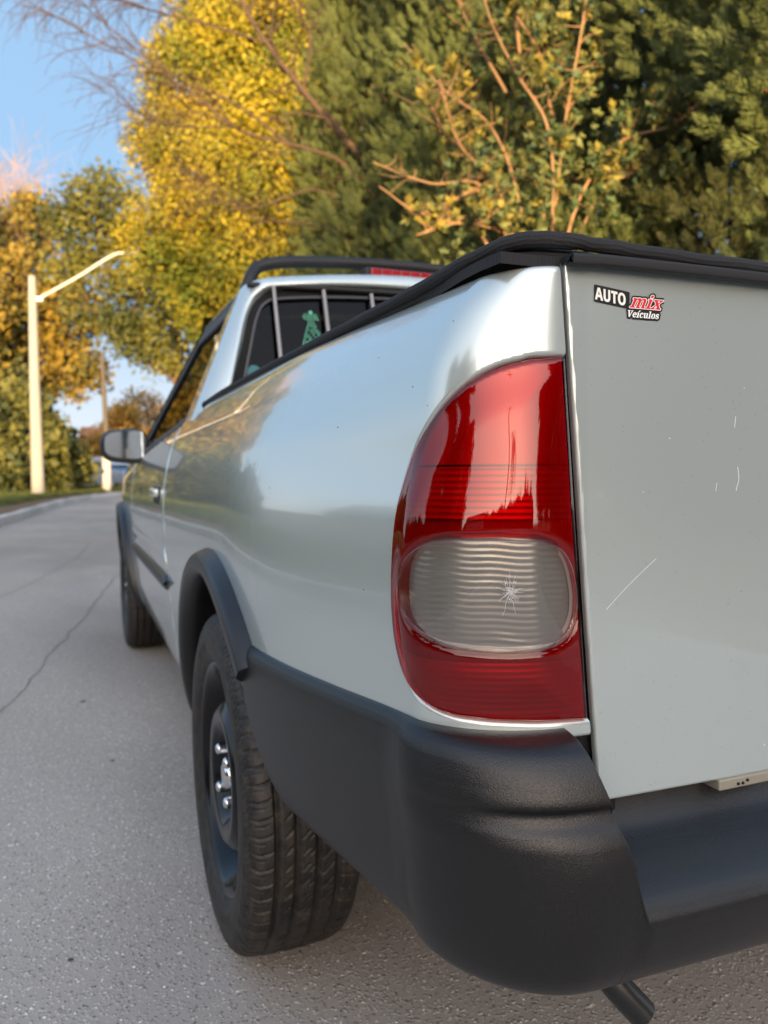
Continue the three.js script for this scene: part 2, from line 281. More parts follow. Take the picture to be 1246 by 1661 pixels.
// tail light: housing, reflector behind, red lens with a clear window
{
  const lamp = tm('tail_light', panel({ F: skin, A: [...steps(.965, 1, 20), ...steps(1, 2, 60).slice(1)], B: steps(.58, .94, 60), f: (p, y) => lampHoleD(skinW(p), y) + .004 > 0 && p < 1.99 ? 1 : -1, off: -.042, rim: 0, out: [-.6, 0, -.8] }), M.deepBlack, truck, 'red tail light with clear middle window and a cracked spot');
  const bulge = (p, y) => .008 * max(0, 1 - ((y - .70) / .235) ** 2) * sstep(-.002, .042, min(lampD(skinW(p), y), (1.985 - p) * .15));   // the lens is slightly domed
  const LA = lampA(110), LB = steps(.585, .932, 140);
  const rightD = p => (1.985 - p) * .15;
  const lensF = (p, y) => min(lampD(skinW(p), y), rightD(p));
  const lens = panel({ F: skin, A: LA, B: LB, f: (p, y) => min(lensF(p, y), -clearD(skinW(p), y) - .0004), relief: (p, y) => { const d = max(0, lensF(p, y)), c = -clearD(skinW(p), y); const q = .005 - min(.005, d); return bulge(p, y) + .0045 - (.005 - sqrt(max(0, .000025 - q * q))) - .0016 * exp(-c * c / 9e-6); }, rim: .026, out: [-.6, 0, -.8] });
  tsub('red_lens', lens, M.redLens, lamp);
  const rib = (y) => { const t = y / .0056, k = t - floor(t); return .0009 * (.5 + .5 * cos(k * 2 * PI)); };
  const clear = panel({ F: skin, A: lampA(90), B: steps(.655, .77, 100), f: (p, y) => min(clearD(skinW(p), y), rightD(p)), relief: (p, y) => { const d = max(0, clearD(skinW(p), y)); const q = .005 - min(.005, d); return bulge(p, y) + .0062 - (.005 - sqrt(max(0, .000025 - q * q))) + .0014 * exp(-(d - .003) * (d - .003) / 4e-6); }, rim: .012, out: [-.6, 0, -.8] });
  tsub('clear_lens', clear, M.clearLens, lamp);
  // ribbed inner optics seen through the lens
  const optic = (y0, y1, name, mat, amp) => tsub(name, panel({ F: skin, A: lampA(60), B: steps(y0, y1, Math.round((y1 - y0) / .0011)), f: (p, y) => min(lampD(skinW(p), y) - .004, rightD(p)), relief: (p, y) => bulge(p, y) - .0048 + rib(y) * amp, rim: 0, out: [-.6, 0, -.8] }), mat, lamp);
  tsub('lamp_reflector', panel({ F: skin, A: [...lampA(60), 1.99], B: steps(.585, .932, 60), f: (p, y) => min(lampD(skinW(p), y) + .0006, -clearD(skinW(p), y) + .003, (1.99 - p) * .15), off: -.005, rim: 0, out: [-.6, 0, -.8] }), M.reflectorDull, lamp);
  optic(.603, .652, 'ribbed_optic', M.reflector, .32);
  optic(.778, .824, 'ribbed_optic', M.reflector, .32);
  const clearOptic = panel({ F: skin, A: lampA(80), B: steps(.652, .773, 120), f: (p, y) => min(clearD(skinW(p), y) + .004, rightD(p)), relief: (p, y) => bulge(p, y) - .007 + rib(y + .0025 * Math.sin((p - 1.5) * 3) + .0006 * sin(p * 23)) * (.20 + .16 * sstep(.2, .6, NOISE.noise(p * 5, y * 60, 3))), rim: .01, out: [-.6, 0, -.8] });
  tsub('clear_optic', clearOptic, M.optic, lamp);
  // upper reflex reflector: a smooth bowl
  const bowl = panel({ F: skin, A: lampA(60), B: steps(.826, .93, 40), f: (p, y) => min(lampD(skinW(p), y) - .004, rightD(p)), relief: (p, y) => bulge(p, y) - .0045 + .0 * clamp(lampD(skinW(p), y) / .05) , rim: 0, out: [-.6, 0, -.8] });
  tsub('reflex_reflector', bowl, M.reflector, lamp);
  // smashed spot in the clear window
  const star = [], c0 = [1.64, .7165], o = norm3([-.42, 0, -.9]), on = (dx, dy, h0 = .0071) => { const h = h0 + bulge(c0[0] + dx / .145, c0[1] + dy); const p = c0[0] + dx / .145, y = c0[1] + dy, q = skin(p, y); return V3(q[0] + o[0] * h, y, q[2] + o[2] * h); };
  const gauss = () => (rnd() + rnd() + rnd() - 1.5) * .9;
  for (let k = 0; k < 24; k++) { const a = k / 24 * 2 * PI + rr(-.25, .25), l = abs(cos(a)) < .5 ? rr(.009, .021) : rr(.004, .012), pts = steps(0, 1, 4).map(t => on(cos(a) * l * t + rr(-.0009, .0009), sin(a) * l * t + rr(-.0009, .0009))); star.push(tube(pts, t => .00022 * (1 - .7 * t) + .00005, 4)); }
  const sh = []; for (let k = 0; k < 70; k++) { const cx = gauss() * .0045, cy = gauss() * .011, r = rr(.0003, .0011), a0 = rnd() * 6.3; const tri = [0, 1, 2].map(i => on(cx + cos(a0 + i * 2.1) * r * rr(.4, 1), cy + sin(a0 + i * 2.1) * r * rr(.6, 1.5), .0068 + rr(0, .0007))); for (const v of tri) sh.push(v.x, v.y, v.z); }
  { const g = new THREE.BufferGeometry(); g.setAttribute('position', new THREE.Float32BufferAttribute(sh, 3)); g.setAttribute('uv', new THREE.Float32BufferAttribute(new Float32Array(sh.length / 3 * 2), 2)); g.computeVertexNormals(); star.push(g); }
  tsub('impact_crack', merge(star), std({ color: rgb(.50, .50, .49), roughness: .3, side: THREE.DoubleSide }), lamp);
}
// bumper: one moulded skin from the wheel arch round the corner, stepping down under the tailgate
const PROF = (rows) => ({ off: curve(rows.map((r, i) => [i, r[0]])), y: curve(rows.map((r, i) => [i, r[1]])) });
const cRows = [[-.03, .592], [0, .591], [.024, .588], [.037, .582], [.0455, .572], [.0525, .558], [.056, .545], [.0515, .5355], [.054, .528], [.060, .519], [.0645, .507], [.066, .488], [.0625, .436], [.052, .390], [.030, .367], [-.02, .361]];
const bC = PROF(cRows), bC2 = PROF(cRows.map((r, i) => i === 6 ? [.0548, r[1]] : i === 7 ? [.0562, r[1]] : i === 8 ? [.0578, r[1]] : r));
const bT = PROF([[-.045, .543], [-.034, .532], [-.026, .517], [-.018, .499], [-.008, .485], [.006, .476], [.019, .470], [.031, .465], [.043, .460], [.054, .453], [.061, .445], [.065, .437], [.063, .424], [.052, .390], [.030, .367], [-.02, .361]]);
const bSy = [0, 0, .002, .008, .018];
const bumperBase = p => { if (p <= 2) { const q = skin(p, .6); return [q[0], q[2]]; } const e = cornEnd(.6), k = (p - 2), x = lerp(e, CX, k); return [x, rearU(.6) - .012 * (1 - (1 - k) * (1 - k))]; };
const bS = PROF([[-.03, 0], [-.003, 0], [.003, 0], [.008, 0], [.011, 0], [.0115, .552], [.0112, .541], [.0108, .534], [.0103, .526], [.0097, .516], [.009, .505], [.007, .475], [.004, .437], [-.001, .405], [-.009, .385], [-.04, .378]]);
function bumperF(p, b) {
  const [x0, u0] = bumperBase(p), e = 1e-3, q = bumperBase(p + e), s = bumperBase(p - e); let tx = q[0] - s[0], tu = q[1] - s[1]; const l = hypot(tx, tu); tx /= l; tu /= l;
  const nx = tu, nu = -tx;                 // path runs back and to the right: outward is left/back
  const w = p < 2 ? skinW(p) : .2, K = sstep(-.04, .12, w), yt = bumperTop(u0), i = b;
  const sy = b <= 4 ? yt - curve4(b) : lerp(yt - .018, bS.y(5), clamp(b - 4)) * (b < 5 ? 1 : 0) + (b >= 5 ? bS.y(b) : 0);
  const cy = bC.y(b), ko = K * K * (3 - 2 * K);
  const kb = lerp(K, sstep(-.03, .14, w), sstep(8, 12, b));
  const G = sstep(-.02, .09, w);
  let off = lerp(bS.off(b), lerp(bC2.off(b), bC.off(b), G), kb), y = lerp(sy, cy, kb);
  const xw = .4125 + .030 * clamp((.585 - y) / .12), W = sstep(xw - .010, xw + .010, x0);
  off = lerp(off, bT.off(b), W); y = lerp(y, bT.y(b), W);
  return [x0 + nx * off, y, u0 + nu * off];
}
function curve4(b) { const t = [0, 0, .002, .008, .018], i = max(0, min(3, floor(b))); return lerp(t[i], t[i + 1], b - i); }
{
  const A = [...steps(.70, .98, 50), ...steps(.98, 1.7, 60).slice(1), ...steps(1.7, 2.0, 70).slice(1), ...steps(2.0, 2.08, 40).slice(1), ...steps(2.08, 3, 26).slice(1)];
  const frontLim = curve([[.36, .90], [.378, .945], [.414, 1.012], [.486, 1.083], [.579, 1.113], [.62, 1.12]]), front = (p, b, P) => (frontLim(P[1]) - P[2]) * .75;
  const g = panel({ F: bumperF, A, B: steps(0, 15, 150), f: (p, b, P) => p > 1 ? .05 : front(p, b, P), r: .004, rim: .02, out: [-1, 0, -.2], uv: (p, b, P) => [p < 1 ? P[2] * 1.0 : .648 - skinW(min(2, p)) - max(0, p - 2) * .6, P[1] + P[2] * .3] });
  tm('rear_bumper', g, M.plastic, truck, 'black textured plastic rear bumper with step under tailgate');
  tm('rear_bumper', mirrorX(untranslate(g)), M.plastic);
}
// rear arch flare: moulded strip round the opening
function flare(k, a0, a1, name) {
  const sec = [[.364, .052], [.3555, .034], [.352, .006], [.3540, -.008], [.361, -.021], [.372, -.026], [.384, -.026], [.393, -.021], [.399, -.009], [.402, .001], [.4025, .010]];
  const cr = curve(sec.map((s, i) => [i, s[0]])), cx = curve(sec.map((s, i) => [i, s[1]]));
  const F = (a, b) => { const R = cr(b), y = WHEEL_Y + sin(a) * R, u = WHEEL_U[k] + cos(a) * R; const yy = WHEEL_Y + sin(a) * .38; return [sideX(yy) + tap(WHEEL_U[k] + cos(a) * .38) * (k ? .4 : 1) + cx(b), y, u]; };
  const g = panel({ F, A: steps(a0, a1, 110), B: steps(0, 10, 40), rim: .012, rimOuter: true, out: [-1, .1, 0], uv: (a, b, P) => [a * .38, b * .008] });
  tm(name, g, M.plastic); tm(name, mirrorX(untranslate(g)), M.plastic);
}
flare(0, -.25, PI - 2.28 + 1.555, 'arch_flare'); // from ahead of the wheel over the top to the bumper seam
flare(1, -.1, PI + .1, 'arch_flare');
// wheel wells
for (const k of [0, 1]) {
  const F = (a, x) => { const R = .372 - .02 * sstep(.22, .5, x); return [x, WHEEL_Y + sin(a) * R, WHEEL_U[k] + cos(a) * R]; };
  const g = panel({ F, A: steps(-.05, PI - .38, 40), B: steps(.255, .56, 8), rim: 0, out: [0, -1, 0] });
  const w = new THREE.CircleGeometry(.36, 32, .0, PI - .45); w.rotateY(PI / 2); w.translate(.555, WHEEL_Y, -WHEEL_U[k]);
  tm('wheel_well', merge([g, w]), std({ color: rgb(.055, .043, .030), roughness: .95 }));
}
// chassis, floor
tm('chassis', place(new RoundedBoxGeometry(.9, .16, 3.2, 2, .03), CX, .44, -2.6), M.deepBlack);
tm('floor_pan', place(new RoundedBoxGeometry(1.5, .03, 1.55, 1, .01), CX, .30, -2.6), M.deepBlack);
// door on the left side
const beltY = u => lerp(.951, .868, clamp((u - 2.12) / 1.1));
const doorFront = y => 3.17 + .05 * sstep(.3, .9, y) + .04 * sstep(.55, .3, y);
const sideF = (u, y) => [sideX(y) + tap(u), y, u];
const sideExtra = (u, y) => [sideX(y) + tap(u) - .004 * exp(-(((y - .60) / .02) ** 2)), y, u];
function both(name, opts, mat) { const g = panel(opts), a = tm(name, g, mat), b = tm(name, mirrorX(untranslate(g)), mat); return [a, b]; }
const doors = both('door', { F: sideExtra, A: steps(1.98, 3.3, 70), B: steps(.27, .96, 80), f: (u, y) => min(beltY(u) - y, y - .298, u - shut(y) - .002, doorFront(y) - u), r: .006, rim: .02, out: [-1, 0, 0] }, M.paint);
const fenders = both('front_fender', { F: sideF, A: steps(3.1, 4.6, 60), B: steps(.27, .90, 60), f: (u, y) => min(.868 - .1 * (u - 3.2) - y, y - .29, u - doorFront(y) - .004, archD(y, u, 1) - .362, 4.55 - u), r: .006, rim: .02, out: [-1, 0, 0] }, M.paint);
both('sill', { F: (u, y) => [sideX(y) + .004, y, u], A: steps(1.68, 3.5, 30), B: steps(.235, .293, 10), rim: .02, rimOuter: true, out: [-1, 0, 0] }, M.paint);
const mould = curve([[0, 0], [.2, .010], [.5, .014], [.8, .010], [1, 0]]);
both('door_moulding', { F: (u, t) => { const h = .024 * min(1, .25 + (u - 2.045) / .05), y = .535 - .006 * (u - 2.04) + (t - .5) * 2 * h * .9; return [sideX(y) + tap(u) - .001 - mould(t), y, u]; }, A: steps(2.045, 3.17, 30), B: steps(0, 1, 10), rim: .012, rimOuter: true, out: [-1, 0, 0] }, M.plastic);
const handle = tsub('door_handle', place(new RoundedBoxGeometry(.03, .026, .13, 3, .010), .222, .765, -2.27), M.paint, doors[0]);
tsub('handle_recess', place(new RoundedBoxGeometry(.008, .05, .15, 2, .003), .2255, .758, -2.27), M.blackPlain, doors[0]);

// greenhouse: pillars, rear wall and roof in one skin
const xg = y => y < .955 ? sideX(y) : .285 + (y - .955) * .43;
const roofTop = x => 1.322 + .052 * (1 - ((x - CX) / .58) ** 2);
function cabPath(p, y) {   // p 0..1 side, 1..2 rear corner, 2..3 to the middle, then mirrored
  if (p > 3) { const q = cabPath(6 - p, y); return [2 * CX - q[0], q[1]]; }
  const xs = xg(y), ur = 1.945 + (y - .955) * .33, a = .07, b = .075;
  if (p <= 1) return [xs, lerp(2.74, ur + b, p)];
  if (p <= 2) { const f = (p - 1) * PI / 2; return [xs + a * (1 - cos(f)), ur + b - b * sin(f)]; }
  return [lerp(xs + a, CX, p - 2), ur - .012 * (1 - (3 - p) ** 2)];
}
function cabF(p, v) {
  const q = cabPath(p, 1.322), yt = min(1.364, max(1.310, roofTop(q[0]) - .008));
  const y = lerp(.94, yt, min(1, v)), [x, u] = cabPath(p, y);
  if (v <= 1) return [x, y, u];
  const e = 1e-3, s = cabPath(p + e, yt), t = cabPath(p - e, yt); let tx = s[0] - t[0], tu = s[1] - t[1]; const l = hypot(tx, tu); tx /= l; tu /= l;
  const nx = -tu, nu = tx, R = .026, f = min(1, v - 1) * 1.35;          // inward is right/forward
  let px = x + nx * (R * (1 - cos(f))) + nx * .43 * R * sin(f) * .6, py = yt + R * sin(f), pu = u + nu * (R * (1 - cos(f))) + nu * .33 * R * sin(f) * .6;
  if (v > 2) { const k = v - 2, h = 1 - (1 - k) * (1 - k); px = lerp(px, CX, k); pu = lerp(pu, clamp(pu, 2.42, 2.74), k); py = lerp(py, 1.398, h); }
  return [px, py, pu];
}
const WIN = closedSpline([[.355, .93], [.385, 1.05], [.411, 1.15], [.440, 1.250], [.476, 1.302], [.54, 1.325], [.75, 1.344], [1.03, 1.351], [1.31, 1.344], [1.52, 1.325], [1.584, 1.302], [1.62, 1.250], [1.649, 1.15], [1.675, 1.05], [1.705, .93], [1.03, .925]], 8), winD = polySDF(WIN);
const shutTop = y => 2.135 + (y - .955) * .22;
{
  const g = panel({ F: cabF, A: [...steps(0, .55, 10), ...steps(.55, 1, 26).slice(1), ...steps(1, 2, 30).slice(1), ...steps(2, 4, 90).slice(1), ...steps(4, 5, 30).slice(1), ...steps(5, 5.45, 26).slice(1), ...steps(5.45, 6, 10).slice(1)], B: [...steps(0, 1, 70), ...steps(1, 2, 12).slice(1), ...steps(2, 3, 12).slice(1)],
    f: (p, v, P) => { let d = 1; if ((p < 1 || p > 5) && v < 1) d = min(d, max(shutTop(P[1]) - P[2], P[1] - 1.312)); if (p > 1.2 && p < 4.8 && v < 1.2) d = min(d, -winD(P[0], P[1])); return d; }, r: .008, rim: .045, out: [0, .2, -1] });
  tm('cab_shell', g, M.paint);
  const rearAt = (x, y, o = 0) => { const ur = 1.945 + (y - .955) * .33 - .012 * (1 - clamp(abs(x - CX) / .6) ** 2); return [x, y, ur + o]; };
  const ring = (o, d0, d1, mat, name, rim) => tm(name, panel({ F: (x, y) => rearAt(x, y, o), A: steps(.34, 1.72, 420), B: steps(.92, 1.37, 150), f: (x, y) => min(winD(x, y) - d0, d1 - winD(x, y)), rim, out: [0, 0, -1] }), mat);
  ring(.030, -.006, .032, M.deepBlack, 'window_seal', .012);
  ring(.022, .030, .036, std({ color: rgb(.05, .05, .05), roughness: .35 }), 'window_trim', .01);
  const glass = tm('rear_window', panel({ F: (x, y) => rearAt(x, y, .034), A: steps(.34, 1.72, 20), B: steps(.93, 1.37, 60), f: (x, y) => winD(x, y) - .02, rim: 0, out: [0, 0, -1] }), M.glassDark);
  // guard bars in front of the glass
  for (let k = 0; k < 8; k++) { const x = .52 + k * .14, a = rearAt(x, .96, .012), b = rearAt(x, 1.322, .012); tm('guard_bar', tube([V3(...a), V3(...b)], .0055, 10), std({ color: rgb(.32, .31, .30), metalness: .4, roughness: .45 })); }
  tm('guard_rail', tube([0, .2, .4, .6, .8, 1].map(t => V3(...rearAt(lerp(.45, 1.61, t), 1.322 + .012 * sin(PI * t), .016))), .008, 8), M.blackPlain);
  // decals on the glass
  const cv = document.createElement('canvas'); cv.width = 256; cv.height = 512; const c = cv.getContext('2d'); c.clearRect(0, 0, 256, 512);
  c.fillStyle = '#6fd0a8'; c.font = 'bold 17px sans-serif';
  for (let y = 60; y < 512; y += 15) {
    let hw; if (y < 100) hw = 46 - abs(y - 78) * .5; else if (y < 125) hw = 22; else hw = 24 + (y - 125) * .28;
    for (let x = 128 - hw; x < 128 + hw - 6; x += 14) if (y < 125 || rnd() < .72 || abs(abs(x + 6 - 128) - hw) < 15) c.fillText('ooeavca'[floor(rnd() * 7)], x, y);
  }
  c.fillRect(124, 28, 8, 26); c.fillRect(116, 36, 24, 6);
  const tex = new THREE.CanvasTexture(cv); tex.colorSpace = THREE.SRGBColorSpace;
  const dec = new THREE.PlaneGeometry(.135, .235); const o = rearAt(.622, 1.165, .0325);
  dec.rotateX(-.318); dec.translate(o[0], o[1], -o[2]);
  tsub('window_decal', dec, std({ map: tex, transparent: true, alphaTest: .4, roughness: .6 }), glass).userData.label = 'green crown and cloak shaped window decal';
  const d2 = new THREE.CircleGeometry(.02, 20); d2.scale(1, 1.25, 1); const o2 = rearAt(.452, 1.078, .0325); d2.rotateX(-.318); d2.translate(o2[0], o2[1], -o2[2]); tsub('window_decal', d2, std({ color: rgb(.03, .16, .17), roughness: .6 }), glass);
}
// doors' black window frames and glass
{
  const sideG = (u, y) => [xg(y) + .002, y, u];
  const aP = y => lerp(3.40, 2.72, clamp((y - .87) / .46));
  const open = (u, y) => min(y - beltY(u) - .002, 1.312 - y, (u - shutTop(y) - .003), (aP(y) - u) * .6);
  both('door_frame', { F: sideG, A: steps(2.1, 3.42, 60), B: steps(.85, 1.33, 60), f: (u, y) => min(open(u, y), max(.03 - open(u, y), .062 - (aP(y) - u) * .6, y > 1.25 ? .055 - (1.312 - y) : -1)), r: .004, rim: .02, out: [-1, 0, 0] }, M.rubber);
  both('door_glass', { F: (u, y) => [xg(y) + .012, y, u], A: steps(2.1, 3.42, 60), B: steps(.85, 1.33, 60), f: (u, y) => open(u, y) - .022, rim: 0, out: [-1, 0, 0] }, M.glassDark);
  // windscreen, bonnet, nose
  const ws = (s, t) => { const y = lerp(.90, 1.355, t), e = xg(min(1.31, y)), x = lerp(e, 2 * CX - e, s); return [x, y + .03 * (1 - (2 * s - 1) ** 2), lerp(3.40, 2.73, t) + .10 * (1 - (2 * s - 1) ** 2) * (1 - t * .6)]; };
  tm('windscreen', panel({ F: ws, A: steps(0, 1, 20), B: steps(0, 1, 10), rim: 0, out: [0, .5, 1] }), M.glassDark);
  const bon = (s, t) => { const u = lerp(3.38, 4.55, t), y = .885 - .1 * (u - 3.2) - .05 * t ** 4, e = sideX(.86 - .1 * t) + tap(u) + .004, x = lerp(e, 2 * CX - e, s); return [x, y + .045 * (1 - (2 * s - 1) ** 4), u]; };
  tm('bonnet', panel({ F: bon, A: steps(0, 1, 30), B: steps(0, 1, 20), rim: .02, rimOuter: true, out: [0, 1, 0] }), M.paint);
  const nose = (s, t) => { const y = lerp(.30, .745, t), e = sideX(.6) + tap(4.55), x = lerp(e, 2 * CX - e, s); return [x, y, 4.55 + .14 * (1 - (2 * s - 1) ** 2) + .05 * sin(PI * t)]; };
  tm('front_bumper', panel({ F: nose, A: steps(0, 1, 30), B: steps(0, 1, 14), rim: .02, rimOuter: true, out: [0, 0, 1] }), M.plastic);
}
// cab interior
{
  const dark = std({ color: rgb(.02, .02, .022), roughness: .9 });
  for (const x of [.70, 1.36]) {
    const seat = tm('seat', place(new RoundedBoxGeometry(.48, .16, .48, 3, .05), x, .52, -2.55), dark);
    tsub('seat_back', place(new RoundedBoxGeometry(.46, .56, .13, 3, .05), x, .82, -2.30, 0, .22), dark, seat);
    tsub('headrest', place(new RoundedBoxGeometry(.25, .15, .09, 3, .04), x, 1.17, -2.21, 0, .2), dark, seat);
  }
  tm('dashboard', place(new RoundedBoxGeometry(1.4, .22, .35, 3, .06), CX, .80, -3.15), dark);
  tm('steering_wheel', place(new THREE.TorusGeometry(.18, .015, 8, 32), .70, .88, -2.92, 0, -.45), dark);
  const bulk = new THREE.PlaneGeometry(1.3, .75); bulk.translate(CX, .6, -2.03); tm('bulkhead', bulk, dark);
}
// mirror on the left door
function mirrorUnit(sign) {
  const sh = new THREE.Shape(), w = .078, h = .054, n = 40;
  for (let i = 0; i <= n; i++) { const a = i / n * 2 * PI, e = .55, x = Math.sign(cos(a)) * abs(cos(a)) ** e * w, y = Math.sign(sin(a)) * abs(sin(a)) ** e * h * (1 - .12 * Math.sign(x) * abs(x) / w * sign); i ? sh.lineTo(x, y) : sh.moveTo(x, y); }
  const g = new THREE.ExtrudeGeometry(sh, { depth: .03, bevelEnabled: true, bevelSize: .007, bevelThickness: .03, bevelSegments: 5, curveSegments: 4 });
  const cx = sign < 0 ? .188 : 2 * CX - .188, y = .925, z = -3.02;
  const m = tm('side_mirror', place(g, cx, y, z - .045, sign * .02, .2, 0), M.rubber);
  const gl = new THREE.ShapeGeometry(sh); gl.scale(.93, .93, 1); tsub('mirror_glass', place(gl, cx + sign * -.0012, y, z + .0180, sign * .02, .2), std({ color: rgb(.8, .82, .82), metalness: 1, roughness: .05 }), m);
  tsub('mirror_arm', place(new RoundedBoxGeometry(.10, .05, .05, 3, .015), cx - sign * .10, y - .01, z - .03), M.rubber, m);
}
mirrorUnit(-1); mirrorUnit(1);
// roof bar and third brake light
tm('roof_bar', tube(smoothPts([[.468, 1.320, -2.21], [.490, 1.376, -2.225], [.515, 1.411, -2.24], [.57, 1.430, -2.24], [.75, 1.448, -2.24], [1.03, 1.458, -2.24], [1.31, 1.448, -2.24], [1.49, 1.430, -2.24], [1.545, 1.411, -2.24], [1.57, 1.376, -2.225], [1.592, 1.320, -2.21]], 60), .0175, 12), M.rubber);
{
  const h = tm('third_brake_light', place(new RoundedBoxGeometry(.46, .034, .07, 3, .010), CX, 1.396, -2.15), M.blackPlain);
  for (let k = 0; k < 14; k++) tsub('red_cell', place(new RoundedBoxGeometry(.0285, .022, .012, 2, .003), CX - .2 + k * .0305, 1.3965, -2.111), phys({ color: rgb(.30, .004, .010), roughness: .2, clearcoat: .6 }), h);
}
// tailgate with lettered sticker, scratches, hinge
{
  const gate = (x, y) => { const k = clamp((x - .43) / .6, 0, 2) - 1; return [x, y, .570 + .02 * (y - .55) - .010 * (1 - k * k)]; };
  const cv = document.createElement('canvas'); cv.width = 2048; cv.height = 1024; const c = cv.getContext('2d');
  c.fillStyle = '#fff'; c.fillRect(0, 0, 2048, 1024);
  const X = x => (x - .42) / 1.25 * 2048, Y = y => (1.01 - y) / .5 * 1024;
  c.lineCap = 'round';
  const scr = (pts, w, col) => { c.strokeStyle = col; c.lineWidth = w; c.beginPath(); pts.forEach(([x, y], i) => i ? c.lineTo(X(x), Y(y)) : c.moveTo(X(x), Y(y))); c.stroke(); };
  c.globalAlpha = .13; for (let k = 0; k < 2600; k++) { c.fillStyle = rnd() < .5 ? '#333' : '#fff'; const r = rr(.4, 1.4); c.beginPath(); c.arc(rr(0, 2048), rr(0, 1024), r, 0, 7); c.fill(); }
  c.globalAlpha = .35; for (let k = 0; k < 60; k++) { c.fillStyle = '#555048'; c.beginPath(); c.arc(rr(0, 700), rr(0, 1024), rr(.5, 1.2), 0, 7); c.fill(); }
  c.globalAlpha = 1;
  const gtex = new THREE.CanvasTexture(cv); gtex.colorSpace = THREE.SRGBColorSpace; gtex.anisotropy = 8;
  const gm = M.paint.clone(); gm.map = gtex;
  const f = (x, y) => min(x - gateX(y), 2 * CX - gateX(y) - x, y - .517, 1.0045 - y);
  const tg = tm('tailgate', panel({ F: gate, A: [...steps(.39, .50, 40), ...steps(.50, 1.56, 50).slice(1), ...steps(1.56, 1.67, 40).slice(1)], B: [...steps(.51, .54, 14), ...steps(.54, .98, 30).slice(1), ...steps(.98, 1.010, 12).slice(1)], f, r: .0028, rim: .004, out: [0, 0, -1], uv: (x, y) => [(x - .42) / 1.25, 1 - (1.01 - y) / .5] }), gm);
  const pale = std({ color: rgb(.72, .74, .73), roughness: .6 });
  for (const [pts, w] of [[[[.449, .694], [.470, .712], [.492, .729], [.5045, .738]], .0002], [[[.600, .80], [.6035, .812], [.602, .823]], .00035], [[[.598, .861], [.5995, .872]], .0003], [[[.575, .80], [.5765, .808]], .00025]])
    tsub('scratch', tube(smoothPts(pts.map(([x, y]) => { const q = gate(x, y); return V3(q[0], q[1], q[2] - .0001); }), 12), w, 5), pale, tg);
  for (const [x, y, r] of [[.6375, .545, .0008], [.655, .62, .0006], [.52, .85, .0006], [.61, .90, .0005], [.49, .80, .0005]]) { const q = gate(x, y), s = new THREE.SphereGeometry(r, 8, 6); s.translate(q[0], q[1], -q[2]); tsub('paint_chip', s, pale, tg); }
  // sticker
  const sv = document.createElement('canvas'); sv.width = 1024; sv.height = 512; const s = sv.getContext('2d'); s.clearRect(0, 0, 1024, 512); s.lineJoin = 'round';
  s.save(); s.transform(1, .115, -.02, 1, 0, 0);
  s.fillStyle = '#0b0b0b'; s.beginPath(); s.roundRect(18, 42, 500, 206, 16); s.fill();
  const word = (txt, font, x, y, sx, sk, layers) => { s.save(); s.translate(x, y); s.transform(sx, 0, sk, 1, 0, 0); s.font = font; for (const [col, w] of layers) { if (w) { s.strokeStyle = col; s.lineWidth = w; s.strokeText(txt, 0, 0); } else { s.fillStyle = col; s.fillText(txt, 0, 0); } } s.restore(); };
  word('AUTO', 'bold 196px sans-serif', 34, 216, .835, .03, [['#f2f2ea', 7], ['#f2f2ea', 0]]);
  s.restore();
  word('mix', 'italic bold 215px serif', 512, 285, 1.06, -.22, [['#0b0b0b', 62], ['#f4e9e4', 22], ['#d81a2c', 5], ['#d81a2c', 0]]);
  word('Veículos', 'italic bold 112px serif', 470, 402, .98, -.05, [['#0b0b0b', 52], ['#0b0b0b', 0]]);
  word('mix', 'italic bold 215px serif', 512, 285, 1.06, -.22, [['#f4e9e4', 20], ['#d81a2c', 4], ['#d81a2c', 0]]);
  word('Veículos', 'italic bold 112px serif', 470, 402, .98, -.05, [['#f4f4f0', 3], ['#f4f4f0', 0]]);
  const st = new THREE.CanvasTexture(sv); st.colorSpace = THREE.SRGBColorSpace; st.anisotropy = 8;
  const pg = panel({ F: gate, A: steps(.4355, .5135, 12), B: steps(.9515, .9895, 8), off: .0006, rim: 0, out: [0, 0, -1], uv: (x, y) => [(x - .4355) / .078, (y - .9515) / .038] });
  tsub('dealer_sticker', pg, std({ map: st, transparent: true, alphaTest: .5, roughness: .4 }), tg).userData.label = 'black, white and red lettered dealer sticker';
  // latch bracket under the gate
  const br = tm('hinge_bracket', place(new RoundedBoxGeometry(.075, .011, .03, 2, .002), .616, .5125, -.578), std({ color: rgb(.30, .28, .22), metalness: .3, roughness: .6 }));
  for (const x of [.608, .614, .602]) { const h = new THREE.CylinderGeometry(.0014, .0014, .002, 10); h.rotateX(PI / 2); h.translate(x, .5125 + (x === .614 ? .001 : -.001), -.5625); tsub('hole', h, M.deepBlack, br); }
}
